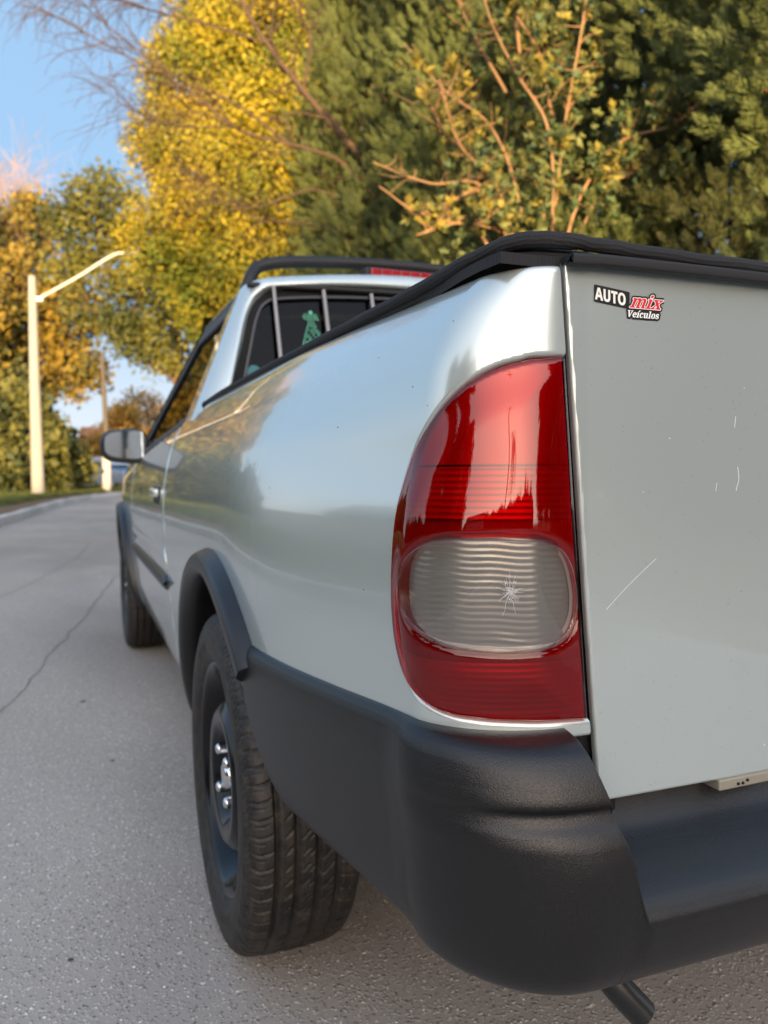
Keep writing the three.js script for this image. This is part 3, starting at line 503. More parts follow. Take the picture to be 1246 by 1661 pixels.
// bed cover: sheet, woven edge cord, rubber seal
{
  const wv = tileNoise(256, 64), weave = dataTex(256, (i, j) => { const a = sin(i / 256 * 2 * PI * 16 + (floor(j / 8) & 1) * PI), b = sin(j / 256 * 2 * PI * 16); return 128 + 60 * a * b + 60 * (wv(i, j) - .5); });
  weave.repeat.set(16, 16);
  const fabric = std({ color: rgb(.016, .016, .017), roughness: .85, bumpMap: weave, bumpScale: .0012 });
  const sheet = (x, u) => { const k = clamp((u - .62) / 1.4), m = clamp((x - .35) / 1.36); return [x, 1.004 + .02 * sin(PI * m) * sin(PI * k) + .022 * exp(-((u - .63) ** 2) / .006) * sin(PI * clamp(m * 1.0, .02, .98)) ** .5, u]; };
  const cover = tm('bed_cover', panel({ F: sheet, A: steps(.345, 1.715, 40), B: steps(.585, 1.97, 40), rim: .01, rimOuter: true, out: [0, 1, 0] }), fabric);
  const side = [[.320, .990, -1.985], [.318, .993, -1.945], [.318, .997, -1.83], [.321, 1.001, -1.6], [.328, 1.004, -1.2], [.335, 1.0065, -.9], [.343, 1.011, -.72], [.353, 1.018, -.645], [.375, 1.0235, -.600], [.41, 1.0215, -.580], [.47, 1.0175, -.572], [.60, 1.0145, -.566], [.80, 1.0145, -.563], [1.03, 1.0145, -.562]];
  const full = [...side, ...side.slice(0, -1).reverse().map(([x, y, z]) => [2 * CX - x, y, z])];
  const pts = smoothPts(full, 420);
  tsub('edge_cord', tube(pts.map((p, i) => p.clone().add(new THREE.Vector3(0, .0011 * sin(i * .9) * NOISE.noise(i * .11, 1, 2), 0))), t => .0066 + .0010 * NOISE.noise(t * 60, 5, 1) + .0012 * (sstep(.27, .31, t) * (1 - sstep(.33, .37, t))) + (t < .012 || t > .988 ? .004 : 0), 14), fabric, cover);
  const low = full.map(([x, y, z]) => [x + (x < CX ? .006 : -.006) * (z < -.66 ? 1 : .2), y - (z < -.66 ? .0065 : .009), z - (z > -.66 ? .012 : 0)]);
  tm('cover_rail', tube(smoothPts(low, 300), .0052, 10), M.blackPlain);
  const bar = (x, t) => { const yy = [1.001, 1.0165, 1.0195, 1.016, 1.006][t], uu = [.562, .560, .566, .575, .578][t]; return [x, yy - .001, uu]; };
  const prof = curve([[0, .9995], [1, 1.001], [2, 1.0075], [3, 1.0105], [4, 1.0095]]), pu = curve([[0, .569], [1, .5635], [2, .5625], [3, .566], [4, .582]]);
  tm('tailgate_seal', panel({ F: (x, t) => [x, prof(t) - .001 - .002 * sstep(.44, .405, x), pu(t) - .008 * (1 - clamp(abs(x - CX) / .6) ** 2)], A: steps(.404, 2 * CX - .404, 80), B: steps(0, 4, 16), rim: .006, rimOuter: true, out: [0, 0, -1] }), M.blackPlain);
  const clip = tm('strap_clip', place(new RoundedBoxGeometry(.014, .020, .004, 2, .0015), .3605, 1.0155, -.632, -.9, 0, -.5), M.rubber);
}
// exhaust tail pipe
tm('tail_pipe', tube(smoothPts([[.62, .44, -1.05], [.52, .42, -.85], [.470, .40, -.70], [.468, .365, -.625], [.478, .325, -.598], [.505, .290, -.582]], 30), .0145, 16), phys({ color: rgb(.012, .012, .013), roughness: .35 }));

// wheels
const tyreGeo = (() => {
  const pr = [[.190, -.068], [.195, -.078], [.204, -.084], [.216, -.0885], [.229, -.090], [.244, -.0885], [.256, -.086], [.266, -.082], [.2735, -.076], [.2785, -.068], [.2815, -.056], [.2835, -.03], [.2842, 0], [.2835, .03], [.2815, .056], [.2785, .068], [.2735, .076], [.262, .083], [.243, .0885], [.228, .090], [.21, .087], [.197, .079], [.190, .07]];
  const cr = curve(pr.map((q, i) => [i, q[0]])), cx = curve(pr.map((q, i) => [i, q[1]]));
  const Bs = [...steps(0, 7, 36), ...steps(7, 17, 90).slice(1), ...steps(17, 22, 12).slice(1)], NT = 1008, pos = [], idx = [], uv = [];
  const groove = (x, c, w, d) => d * (1 - sstep(w * .35, w * .5, abs(x - c)));
  for (let i = 0; i <= NT; i++) {
    const a = i / NT * 2 * PI, q = a * .284;
    for (const b of Bs) {
      let R = cr(b), x = cx(b), d = 0;
      if (b > 6.6 && b < 17.4) {
        for (const c of [-.047, -.0175, .0125, .0425]) d = max(d, groove(x, c, .0085, .0065));
        const per = 2 * PI * .284 / 72, slot = (o, w) => { const m = ((q + o) / per % 1 + 1) % 1; return 1 - sstep(w * .7, w, abs(m - .5) * per); };
        if (x < -.052) d = max(d, .0024 * slot(.1 * x + .004 * sin((x + .05) * 90), .0020), .0015 * slot(per * .5 + .1 * x, .0008) * (x < -.058 ? 1 : 0));
        else if (x > .048) d = max(d, .0024 * slot(-.3 * x, .0016));
        else if (x < -.0225 && x > -.042) d = max(d, 0.0024 * slot(1.1 * x, .0015) * sstep(-.036, -.033, x));
        else if (x > -.012 && x < .008) d = max(d, 0.0024 * slot(1.1 * x + .006 * Math.sign(x + .002), .0015));
        else if (x > .018 && x < .038) d = max(d, 0.0024 * slot(1.1 * x, .0015));
      } else if (b < 7) {                       // sidewall ridges and moulded marks
        d -= .0009 * exp(-(((R - .247) / .0012) ** 2)) + .0011 * exp(-(((R - .203) / .0012) ** 2));
        const sec = ((a * 6 / PI) % 2 + 2) % 2; if (R > .214 && R < .229 && sec < .75) d -= .0006 * (sin(a * 260) > .1 ? 1 : 0);
        if (R > .25) d += .0010 * (sin(a * 72 * 2) > .7 ? 1 : 0) * sstep(.25, .256, R);
      }
      const nx = b < 8 ? -.6 : b > 16 ? .6 : 0; if (b <= 7) { x += d * .9; } else { R -= d; }
      pos.push(x, R * cos(a), R * sin(a)); uv.push(q, b * .02);
    }
  }
  const w = Bs.length; for (let i = 0; i < NT; i++) for (let j = 0; j + 1 < w; j++) { const k = i * w + j; idx.push(k, k + w, k + 1, k + 1, k + w, k + w + 1); }
  const g = new THREE.BufferGeometry(); g.setAttribute('position', new THREE.Float32BufferAttribute(pos, 3)); g.setAttribute('uv', new THREE.Float32BufferAttribute(uv, 2)); g.setIndex(idx); g.scale(1.05, 1.022, 1.022); g.computeVertexNormals(); return g;
})();
const tyreTex = (() => { const a = tileNoise(512, 24), b = tileNoise(512, 120); return dataTex(512, (i, j) => { const v = .62 + .5 * (a(i, j) - .5) + .4 * (b(i, j) - .5), du = sstep(.45, .8, a(j, i)) * .5; return [150 * v + 40 * du, 140 * v + 32 * du, 128 * v + 22 * du]; }, { srgb: true }); })();
tyreTex.repeat.set(3, 3);
M.tyre = std({ color: rgb(.125, .118, .108), map: tyreTex, roughness: .55 });
const rimGeo = (() => {
  const barrel = lathe([[.160, .07], [.172, .078], [.176, .074], [.168, .066], [.150, .05], [.142, 0], [.150, -.035], [.158, -.055], [.163, -.066], [.168, -.0715], [.1755, -.074], [.1775, -.0785], [.173, -.0815], [.167, -.0785], [.161, -.070], [.154, -.052], [.147, -.03], [.140, -.005]], 96);
  barrel.rotateZ(PI / 2); barrel.scale(-1, 1, 1);
  const dx = curve([[.020, -.030], [.034, -.030], [.044, -.032], [.060, -.034], [.070, -.046], [.083, -.056], [.094, -.057], [.106, -.050], [.120, -.036], [.134, -.028], [.146, -.022], [.152, -.010]]);
  const disc = panel({ F: (r, a) => [dx(r) - .022, r * cos(a), -r * sin(a)], A: steps(.030, .1505, 50), B: steps(0, 2 * PI, 192), f: (r, a) => { const n = 8, s = ((a / (2 * PI) * n) % 1 + 1) % 1 - .5; const w = abs(s) * 2 * PI / n * .131; return hypot(max(0, w - .017), (r - .1315)) - .0115; }, r: .003, rim: .008, out: [-1, 0, 0] });
  const i = barrel.index.array; for (let k = 0; k < i.length; k += 3) { const t = i[k]; i[k] = i[k + 1]; i[k + 1] = t; }
  barrel.computeVertexNormals();
  { const o = merge([barrel, disc]); o.scale(1.02, 1.135, 1.135); return o; }
})();
const nutGeo = (() => { const a = new THREE.CylinderGeometry(.0105, .0115, .018, 6); a.rotateZ(PI / 2); a.translate(-.012, 0, 0); const b = new THREE.SphereGeometry(.0098, 14, 10); b.scale(.7, 1, 1); b.translate(-.021, 0, 0); const c = new THREE.CylinderGeometry(.013, .013, .004, 18); c.rotateZ(PI / 2); c.translate(-.002, 0, 0); return merge([a, b, c]); })();
const capGeo = (() => { const g = lathe([[.0001, .028], [.014, .0275], [.022, .024], [.026, .016], [.027, .004], [.031, .0]], 32); g.rotateZ(PI / 2); g.translate(-.050, 0, 0); return g; })();
function wheel(x, u, turn, spin) {
  const w = new THREE.Group(); w.name = 'wheel'; truck.add(w); w.position.set(x - T0.x, WHEEL_Y, -u - T0.z); w.rotation.set(spin, turn, 0, 'YXZ');
  mesh('tyre', tyreGeo, M.tyre, w); mesh('rim', rimGeo, M.wheel, w); mesh('hub_cap', capGeo, M.chrome, w);
  for (let k = 0; k < 4; k++) { const a = k / 4 * 2 * PI + .4; const n = mesh('lug_nut', nutGeo, M.chrome, w); n.position.set(-.055, .050 * cos(a), .050 * sin(a)); }
  const drum = lathe([[.02, 0], [.1, 0], [.115, .01], [.118, .05], [.02, .05]], 40); drum.rotateZ(-PI / 2); drum.translate(-.012, 0, 0); mesh('brake_drum', drum, M.deepBlack, w);
}
for (const u of WHEEL_U) { wheel(.312, u, 0, .3 * u); wheel(2 * CX - .312, u, PI, u); }
// ---------- the place ----------
const noise2 = (x, y, s = 1) => NOISE.noise(x * s, y * s, 7.3);
const leftPath = new THREE.CatmullRomCurve3([[-6.2, -60], [-4.5, -40], [-3.4, -20], [-2.6, 0], [-1.9, 6], [-1.05, 13.5], [-.55, 18.5], [.1, 23.6], [1.3, 28.6], [3.6, 34], [7.5, 38.5], [13, 42], [24, 46]].map(([x, u]) => V3(x, 0, u)), false, 'centripetal');
const rightPath = new THREE.CatmullRomCurve3([[-.8, -60], [.6, -40], [1.7, -20], [2.5, 0], [3.0, 6], [3.6, 13.5], [4.2, 18], [5, 22], [6.4, 26], [9, 30.5], [13, 34], [18, 36.8], [27, 40]].map(([x, u]) => V3(x, 0, u)), false, 'centripetal');
const N_ROAD = 320, LP = leftPath.getSpacedPoints(N_ROAD), RP = rightPath.getSpacedPoints(N_ROAD);
function strip(rows, uvScale = 1, col) {   // rows: arrays of Vector3 of equal length
  const pos = [], uv = [], idx = [], cs = [], w = rows[0].length;
  for (const r of rows) for (const p of r) { pos.push(p.x, p.y, p.z); uv.push(p.x * uvScale, -p.z * uvScale); if (col) cs.push(...col(p)); }
  for (let i = 0; i + 1 < rows.length; i++) for (let j = 0; j + 1 < w; j++) { const a = i * w + j; idx.push(a, a + 1, a + w, a + 1, a + w + 1, a + w); }
  const g = new THREE.BufferGeometry(); g.setAttribute('position', new THREE.Float32BufferAttribute(pos, 3)); g.setAttribute('uv', new THREE.Float32BufferAttribute(uv, 2)); if (col) g.setAttribute('color', new THREE.Float32BufferAttribute(cs, 3)); g.setIndex(idx); g.computeVertexNormals();
  if (g.attributes.normal.getY(0) < 0) { const i = g.index.array; for (let k = 0; k < i.length; k += 3) { const t = i[k]; i[k] = i[k + 1]; i[k + 1] = t; } g.computeVertexNormals(); }
  return g;
}
// asphalt: light aggregate worn free in a grey binder
const TILE = 2.2;
const [asphaltMap, asphaltBump] = (() => {
  const n = 2048, a = document.createElement('canvas'), b = document.createElement('canvas'); a.width = a.height = b.width = b.height = n;
  const c = a.getContext('2d'), d = b.getContext('2d'); c.fillStyle = 'rgb(154,148,141)'; c.fillRect(0, 0, n, n); d.fillStyle = 'rgb(70,70,70)'; d.fillRect(0, 0, n, n);
  for (let k = 0; k < 150000; k++) {
    const x = rnd() * n, y = rnd() * n, r = .8 + 1.8 * rnd() ** 2, e = rr(.55, 1), t = rnd() * PI, q = rnd(); let v = q < .24 ? rr(86, 128) : q < .86 ? rr(134, 188) : rr(192, 240); const w = rr(-4, 12);
    c.fillStyle = `rgb(${v + w},${v + w * .3},${v - w})`; const h = q < .22 ? rr(10, 50) : rr(110, 230); d.fillStyle = `rgb(${h},${h},${h})`;
    for (const ox of x < 6 ? [0, n] : x > n - 6 ? [0, -n] : [0]) for (const oy of y < 6 ? [0, n] : y > n - 6 ? [0, -n] : [0]) for (const g of [c, d]) { g.beginPath(); g.ellipse(x + ox, y + oy, r, r * e, t, 0, 7); g.fill(); }
  }
  const A = new THREE.CanvasTexture(a), B = new THREE.CanvasTexture(b); A.colorSpace = THREE.SRGBColorSpace;
  for (const t of [A, B]) { t.wrapS = t.wrapT = THREE.RepeatWrapping; t.anisotropy = 16; t.repeat.set(1 / TILE, 1 / TILE); } return [A, B];
})();
{
  const rows = LP.map((l, i) => steps(0, 1, 60).map(t => l.clone().lerp(RP[i], t)));
  const g = strip(rows, 1, p => { const v = 1.04 + .20 * noise2(p.x, p.z, .45) + .18 * noise2(p.x + 9, p.z, 1.7) + .10 * noise2(p.x, p.z * .4, 4.1), w = .02 * noise2(p.x, p.z, .9); return [v * (1.03 + w), v, v * (.965 - w)]; });
  struct('road', g, std({ map: asphaltMap, bumpMap: asphaltBump, bumpScale: .0035, roughness: .93, vertexColors: true }), 'worn grey asphalt road with light aggregate');
  const ground = new THREE.PlaneGeometry(700, 700); ground.rotateX(-PI / 2); ground.translate(0, -.06, 0);
  struct('ground', ground, std({ color: rgb(.07, .075, .035), roughness: 1 }));
}
// tar lines over cracks
{
  const tar = std({ color: rgb(.115, .112, .108), roughness: .85 });
  const crack = (pts, w) => {
    const c = smoothPts(pts.map(([x, u]) => V3(x, .004, u)), 120), L = [], R = [];
    c.forEach((p, i) => { const q = c[min(c.length - 1, i + 1)], s = c[max(0, i - 1)], dx = q.x - s.x, dz = q.z - s.z, l = hypot(dx, dz), wob = .03 * noise2(p.x * 3, p.z * 3, 1.5) + .012 * noise2(p.x, p.z, 14), ww = w * (.45 + .9 * abs(noise2(p.x, p.z, 5))); const cx = p.x - dz / l * wob, cz = p.z + dx / l * wob; L.push(new THREE.Vector3(cx - dz / l * ww, .004, cz + dx / l * ww)); R.push(new THREE.Vector3(cx + dz / l * ww, .004, cz - dx / l * ww)); });
    struct('road_crack', strip(L.map((l, i) => [l, R[i]])), tar, 'dark tar line over a crack in the road');
  };
  crack([[-1.3, -2.5], [-.75, 0], [-.23, 3.0], [.0, 4.4], [.29, 6.33], [.75, 9], [1.3, 13]], .0028);
  crack([[-.75, 4.6], [-.29, 6.4], [.03, 8.1], [.2, 9.8]], .003);
}
// small stones and bits of tar on the road
{
  const sm = [std({ color: rgb(.05, .05, .052), roughness: .8 }), std({ color: rgb(.12, .115, .12), roughness: .9 })];
  for (const [x, u, r, k] of [[-.30, 1.62, .010, 1], [.02, 2.95, .008, 1], [-.17, 1.43, .005, 0], [.09, 2.30, .005, 1], [-.02, 1.37, .004, 0]]) {
    const g = new THREE.IcosahedronGeometry(r, 2), p = g.attributes.position; for (let i = 0; i < p.count; i++) { const q = 1 + .35 * NOISE.noise(p.getX(i) / r + x * 9, p.getY(i) / r, p.getZ(i) / r + u * 7); p.setXYZ(i, p.getX(i) * q * 1.3, p.getY(i) * .22, p.getZ(i) * q); }
    g.computeVertexNormals(); const m = mesh('tar_lump', g, sm[k], scene); m.position.set(x, .003, -u); tag(m, 'small dark lump of tar pressed into the asphalt', 'tar lump', 'tar lumps on the road');
  }
}
// verges and kerbs
const outward = (P, i, s) => { const a = P[max(0, i - 1)], b = P[min(P.length - 1, i + 1)], dx = b.x - a.x, dz = b.z - a.z, l = hypot(dx, dz); return new THREE.Vector3(dz / l * s, 0, -dx / l * s); };
const dirtTex = (() => { const a = tileNoise(512, 14), b = tileNoise(512, 70), c = tileNoise(512, 200); return dataTex(512, (i, j) => { const v = .4 * a(i, j) + .35 * b(i, j) + .25 * c(i, j); return [70 + 75 * v, 58 + 62 * v, 42 + 48 * v]; }, { srgb: true }); })();
dirtTex.repeat.set(.5, .5);
for (const [P, s, name, lab] of [[LP, 1, 'left_verge', 'earth verge with grass beside the road'], [RP, -1, 'right_verge', 'earth verge under the conifers']]) {
  const rows = P.map((p, i) => { const o = outward(P, i, s); return [.15, .5, 1, 2, 4, 8, 16, 30].map(d => { const q = p.clone().addScaledVector(o, d); q.y = .115 + .03 * noise2(q.x, q.z, .8) * min(1, d) + .012 * max(0, d - 1); return q; }); });
  struct(name, strip(rows.slice(0, 300), 1), std({ map: dirtTex, roughness: 1 }), lab);
}
{
  const conc = [rgb(.50, .49, .46), rgb(.42, .41, .385), rgb(.55, .54, .51)].map(c => std({ color: c, roughness: .9 }));
  for (const [P, path, s, from, to, name] of [[LP, leftPath, 1, 62, 108, 'left_kerb'], [RP, rightPath, -1, 40, 108, 'right_kerb']]) {
    const k = new THREE.Group(); k.name = name; scene.add(k); k.userData.kind = 'structure'; k.userData.label = 'kerb of white painted concrete blocks';
    const len = path.getLength(), n = floor(len / .86), variants = [0, 1, 2].map(() => { const g = new RoundedBoxGeometry(.15, .24, .82, 3, .02), p = g.attributes.position; const o = rnd() * 50; for (let i = 0; i < p.count; i++) { const x = p.getX(i), y = p.getY(i), z = p.getZ(i); p.setXYZ(i, x + .008 * NOISE.noise(z * 5 + o, y * 9, x * 9), y + .012 * NOISE.noise(z * 4 + o, 3, x * 8), z); } g.computeVertexNormals(); return g; });
    for (let i = 0; i < n; i++) {
      const t = (i + .5) / n, p = path.getPointAt(t), d = path.getTangentAt(t); if (p.z < -48 || p.z > 12) continue;
      const m = mesh('kerb_stone', variants[i % 3], conc[floor(rnd() * 3)], k); const o = new THREE.Vector3(-d.z, 0, d.x).multiplyScalar(-s * .075);
      m.position.set(p.x + o.x, .012 + rr(-.006, .006), p.z + o.z); m.rotation.set(rr(-.012, .012), atan2(d.x, d.z) + rr(-.015, .015), rr(-.02, .02));
    }
  }
}
// ---- foliage building blocks ----
function quadLeaf(out, base, dir, side, len, w, fold) {
  const n = new THREE.Vector3().crossVectors(side, dir).normalize(), t = base.clone().addScaledVector(dir, len), m = base.clone().addScaledVector(dir, len * .45);
  const l = m.clone().addScaledVector(side, -w / 2).addScaledVector(n, fold), r = m.clone().addScaledVector(side, w / 2).addScaledVector(n, fold);
  for (const v of [base, r, t, base, t, l]) out.push(v.x, v.y, v.z);
}
const rv = () => { let v; do v = new THREE.Vector3(rr(-1, 1), rr(-1, 1), rr(-1, 1)); while (v.lengthSq() > 1 || v.lengthSq() < .01); return v.normalize(); };
const fromPos = pos => { const g = new THREE.BufferGeometry(); g.setAttribute('position', new THREE.Float32BufferAttribute(pos, 3)); g.computeVertexNormals(); return g; };
function broadSprig(n, R, len, w) { const out = []; for (let k = 0; k < n; k++) { const b = rv().multiplyScalar(R * Math.cbrt(rnd())), d = rv().add(b.clone().normalize().multiplyScalar(.7)).add(new THREE.Vector3(0, -.25, 0)).normalize(), s = rv().cross(d).normalize(), q = rr(.7, 1.25); quadLeaf(out, b, d, s, len * q, w * q, w * .12); } return fromPos(out); }
function plume(L, n) {   // feathery conifer spray along +y
  const out = [], Y = new THREE.Vector3(0, 1, 0);
  for (let k = 0; k < n; k++) {
    const t = k / n, a = k * 2.4, sp = (1 - t) * .32 + .10, b = new THREE.Vector3(cos(a) * .006, L * t * .8, sin(a) * .006), d = new THREE.Vector3(cos(a) * sp * 1.6, 1, sin(a) * sp * 1.6).normalize();
    const s = new THREE.Vector3().crossVectors(d, rv()).normalize(), l = L * (.22 + .26 * (1 - t)) * rr(.8, 1.2);
    quadLeaf(out, b, d, s, l, L * .045, L * .01); quadLeaf(out, b.clone().addScaledVector(d, l * .35), d.clone().addScaledVector(s, .55).normalize(), new THREE.Vector3().crossVectors(d, s), l * .55, L * .035, .004);
    quadLeaf(out, b.clone().addScaledVector(d, l * .3), d.clone().addScaledVector(s, -.55).normalize(), new THREE.Vector3().crossVectors(d, s), l * .55, L * .035, .004);
  }
  return fromPos(out);
}
const UPV = new THREE.Vector3(0, 1, 0);
function crown(parent, geos, mat, list, name = 'crown') {   // list: {p, q, s, c}
  const per = geos.map(() => []); list.forEach((e, i) => per[i % geos.length].push(e));
  per.forEach((l, k) => { if (!l.length) return; const im = new THREE.InstancedMesh(geos[k], mat, l.length), m = new THREE.Matrix4(); l.forEach((e, i) => { im.setMatrixAt(i, m.compose(e.p, e.q, new THREE.Vector3(e.s, e.s, e.s))); im.setColorAt(i, e.c); }); im.name = name; im.userData.kind = 'stuff'; parent.add(im); });
}
const mixC = (a, b, t) => a.clone().lerp(b, clamp(t));
const bark = (() => { const a = tileNoise(256, 12), b = tileNoise(256, 60); const t = dataTex(256, (i, j) => { const v = .5 * a(i * 3, j) + .5 * b(i, j); return [95 + 90 * v, 76 + 74 * v, 60 + 58 * v]; }, { srgb: true }); t.repeat.set(3, 1); return t; })();
M.bark = std({ map: bark, color: rgb(.62, .55, .48), roughness: .95, bumpMap: bark, bumpScale: .01 });
M.leaf = std({ color: rgb(1, 1, 1), roughness: .7, side: THREE.DoubleSide });
M.leafThin = phys({ color: rgb(1, 1, 1), roughness: .9, side: THREE.DoubleSide, transmission: .3, thickness: 0, specularIntensity: .4 });
// broadleaf tree from lobes [x, y, z, r] in its own axes
function leafTree({ name = 'leafy_tree', label, pos, turn = 0, group, trunkR = .2, lobes, sprigs, density = 60, colA, colB, scale = [.8, 1.3], gap = -.15, lean = [0, 0], bare = 0, grow = 1 }) {
  seed = (floor(pos[0] * 977) * 31 + floor(pos[2] * 613)) | 0;
  const t = thing(name, label, 'tree', pos, turn, group), limbs = [];
  const top = lobes.reduce((m, l) => max(m, l[1]), 0), tr = [], nT = 10;
  for (let i = 0; i <= nT; i++) { const k = i / nT; tr.push(new THREE.Vector3(lean[0] * k * k + .12 * sin(k * 5), top * .82 * k - .1, lean[1] * k + .1 * sin(k * 4 + 1))); }
  limbs.push(tube(tr, k => trunkR * (1 - .8 * k) * (1 + .5 * exp(-k * 18)), 10));
  const list = [];
  for (const [x, y, z, r] of lobes) {
    const c = new THREE.Vector3(x, y, z), k = clamp((y - r * 1.6) / (top * .82), .15, .95), a = tr[Math.round(k * nT)], m = a.clone().lerp(c, .55).add(new THREE.Vector3(rr(-.2, .2), -.12 * r, rr(-.2, .2)));
    limbs.push(tube(smoothPts([a, m, c], 8), q => trunkR * .36 * (1 - .75 * q), 6));
    for (let b = 0; b < 5 + bare; b++) { const d = rv(); d.y = abs(d.y) * .8 + .1; const e = c.clone().addScaledVector(d, r * rr(.7, 1.05)); limbs.push(tube(smoothPts([m.clone().lerp(c, rnd()), c.clone().lerp(e, .5).add(rv().multiplyScalar(.1 * r)), e], 6), q => trunkR * .13 * (1 - .85 * q), 5)); }
    const n = floor(density * r * r * 4);
    for (let i = 0; i < n; i++) {
      const d = rv(), rho = .45 + .6 * Math.pow(rnd(), .6), p = c.clone().add(new THREE.Vector3(d.x, d.y * .85, d.z).multiplyScalar(r * rho));
      const g = NOISE.noise(p.x * 1.3 + pos[0], p.y * 1.3, p.z * 1.3 + pos[2]); if (g < gap) continue;
      list.push({ p, q: new THREE.Quaternion().setFromAxisAngle(rv(), rnd() * 6.3), s: rr(...scale), c: mixC(colA, colB, .5 + .9 * NOISE.noise(p.x * .8, p.y * .8 + 4, p.z * .8) + rr(-.35, .35)) });
    }
  }
  mesh('trunk', merge(limbs), M.bark, t); crown(t, sprigs, M.leaf, list); t.scale.setScalar(grow); return t;
}
const sprigBig = [0, 1, 2].map(() => broadSprig(16, .30, .15, .085)), sprigFar = [0, 1].map(() => broadSprig(12, .42, .26, .16)), sprigFine = [0, 1, 2].map(() => broadSprig(22, .30, .11, .055));
// the tall yellow-green tree ahead on the right verge
leafTree({ label: 'tall sunlit yellow-green tree overhanging the road beyond the truck cab', pos: [4.2, .1, -19.9], turn: -22 * D2R, trunkR: .26, sprigs: sprigFine, density: 105, colA: rgb(.085, .12, .006), colB: rgb(.37, .275, .006), gap: -.16,
  lobes: [[.5, 11.1, 0, 1.9], [-1, 10.4, .4, 1.3], [-1.4, 8.9, .3, 1.25], [1.4, 9, .3, 2], [-.2, 7.6, .6, 1.8], [-1.6, 6.5, .3, 1.3], [.5, 6.1, .4, 1.8], [2, 6.5, 0, 1.8], [1.3, 4.6, 0, 1.5], [1.5, 11.9, -.5, 2], [2.7, 10.5, 0, 2], [3, 8.4, 0, 1.9], [-.4, 12.2, -.4, 1.3], [-.6, 4.9, 0, 1.1]] });
// its darker neighbour hanging low over the road
leafTree({ label: 'dark green tree with drooping boughs against the sky, left of the yellow-green tree', pos: [3.6, .1, -28.4], grow: 1.16, turn: -22 * D2R, trunkR: .2, sprigs: sprigBig, density: 46, colA: rgb(.035, .05, .010), colB: rgb(.16, .15, .014), gap: -.08,
  lobes: [[-2.2, 6.9, 0, 1.0], [-2.9, 8.3, 0, .9], [-1.9, 8.6, .3, 1.1], [-1.4, 5.6, 0, 1.1], [-.6, 6.8, 0, 1.3], [-1.2, 4.7, .2, .8], [.4, 5.2, 0, 1.3], [.8, 7.2, 0, 1.5], [-2.7, 5.6, 0, .6], [-.2, 4.0, 0, .7], [-3.3, 7.1, 0, .6]] });
// left side of the bend: tall trees and understorey
leafTree({ label: 'tall tree with bare pinkish top twigs behind the street lamp', pos: [-1.9, .1, -37], turn: -22 * D2R, trunkR: .24, sprigs: sprigFar, density: 26, colA: rgb(.035, .05, .008), colB: rgb(.24, .16, .014), gap: .0, bare: 14, lobes: [[0, 9, 0, 2.2], [-2, 7.5, 0, 2.0], [1.9, 7.6, .2, 1.7], [.8, 5.6, .4, 1.8], [-1.4, 5, .4, 1.8], [2.3, 5.2, 0, 1.4], [.2, 11.3, 0, 1.6], [-2, 10.4, 0, 1.7]] });
leafTree({ label: 'rounded leafy tree at the left bend, beside the tall bare-topped tree', pos: [-4.6, .1, -34], turn: -22 * D2R, trunkR: .24, sprigs: sprigFar, density: 30, colA: rgb(.035, .052, .008), colB: rgb(.25, .165, .014), gap: -.1, bare: 6, lobes: [[.9, 7, 0, 2], [-1.2, 8.5, 0, 2.2], [-1.5, 5, 0, 2], [1.2, 4, .4, 1.7], [0, 10.5, 0, 1.7], [-3, 7, 0, 2]] });
// bare twiggy crown standing up out of the tall tree
function twigTree(pos, turn, label, boughs, mat, droop, sides = 4, name = 'bare_tree', spread = 1, r0 = .05, sub = 16, group) {
  const t = thing(name, label, 'tree', pos, turn, group), tr = [], tw = [];
  for (const [pts, r] of boughs) {
    const c = smoothPts(pts, 24); tr.push(tube(c, k => r * .8 * (1 - .78 * k), 7));
    for (let k = 0; k < sub; k++) {
      const a = rr(.25, 1), i = floor(a * 23), b = c[i], dir = c[i + 1].clone().sub(b).normalize().add(rv().multiplyScalar(.75 * spread)).normalize(), l = rr(.5, 1.25) * spread, p = [b.clone()], cur = b.clone(), d = dir.clone();
      for (let q = 0; q < 7; q++) { d.add(rv().multiplyScalar(.22)).add(new THREE.Vector3(0, -droop * q * .045, 0)).normalize(); cur.addScaledVector(d, l / 7); p.push(cur.clone()); }
      tw.push(tube(p, q => r * .20 * (1 - .8 * q) + .0016 * spread, sides));
      for (let m = 0; m < 3; m++) { const st = p[2 + floor(rnd() * 4)].clone(), e = [st.clone()], dd = d.clone().add(rv().multiplyScalar(.9)).normalize(); for (let q = 0; q < 5; q++) { dd.add(rv().multiplyScalar(.25)).add(new THREE.Vector3(0, -droop * .09, 0)).normalize(); st.addScaledVector(dd, l * .11); e.push(st.clone()); } tw.push(tube(e, q => r * .08 * (1 - .7 * q) + .0013 * spread, 3)); }
    }
  }
  mesh('trunk', merge(tr), mat, t); const w = mesh('twigs', merge(tw), mat, t); w.userData.kind = 'stuff'; return t;
}
M.twig = std({ color: rgb(.085, .052, .032), roughness: .9 });
M.twigPink = std({ color: rgb(.40, .27, .20), roughness: .9 });
{
  const b = []; for (let k = 0; k < 9; k++) { const a = rr(-.9, .9), x = a * 2.6, h = 13.6 + rr(0, 2.0) * cos(a); b.push([[[0, 0, -.3], [x * .3, 5, -.2], [x * .75, 10.5, rr(-.6, .4)], [x * 1.05, h, rr(-.9, .6)]], .042]); }
  twigTree([-2.2, .1, -38.5], -22 * D2R, 'leafless tree with fine pinkish twigs above the green crowns', b, M.twigPink, -.1, 3, 'bare_tree', 2.6, .1, 60);
}
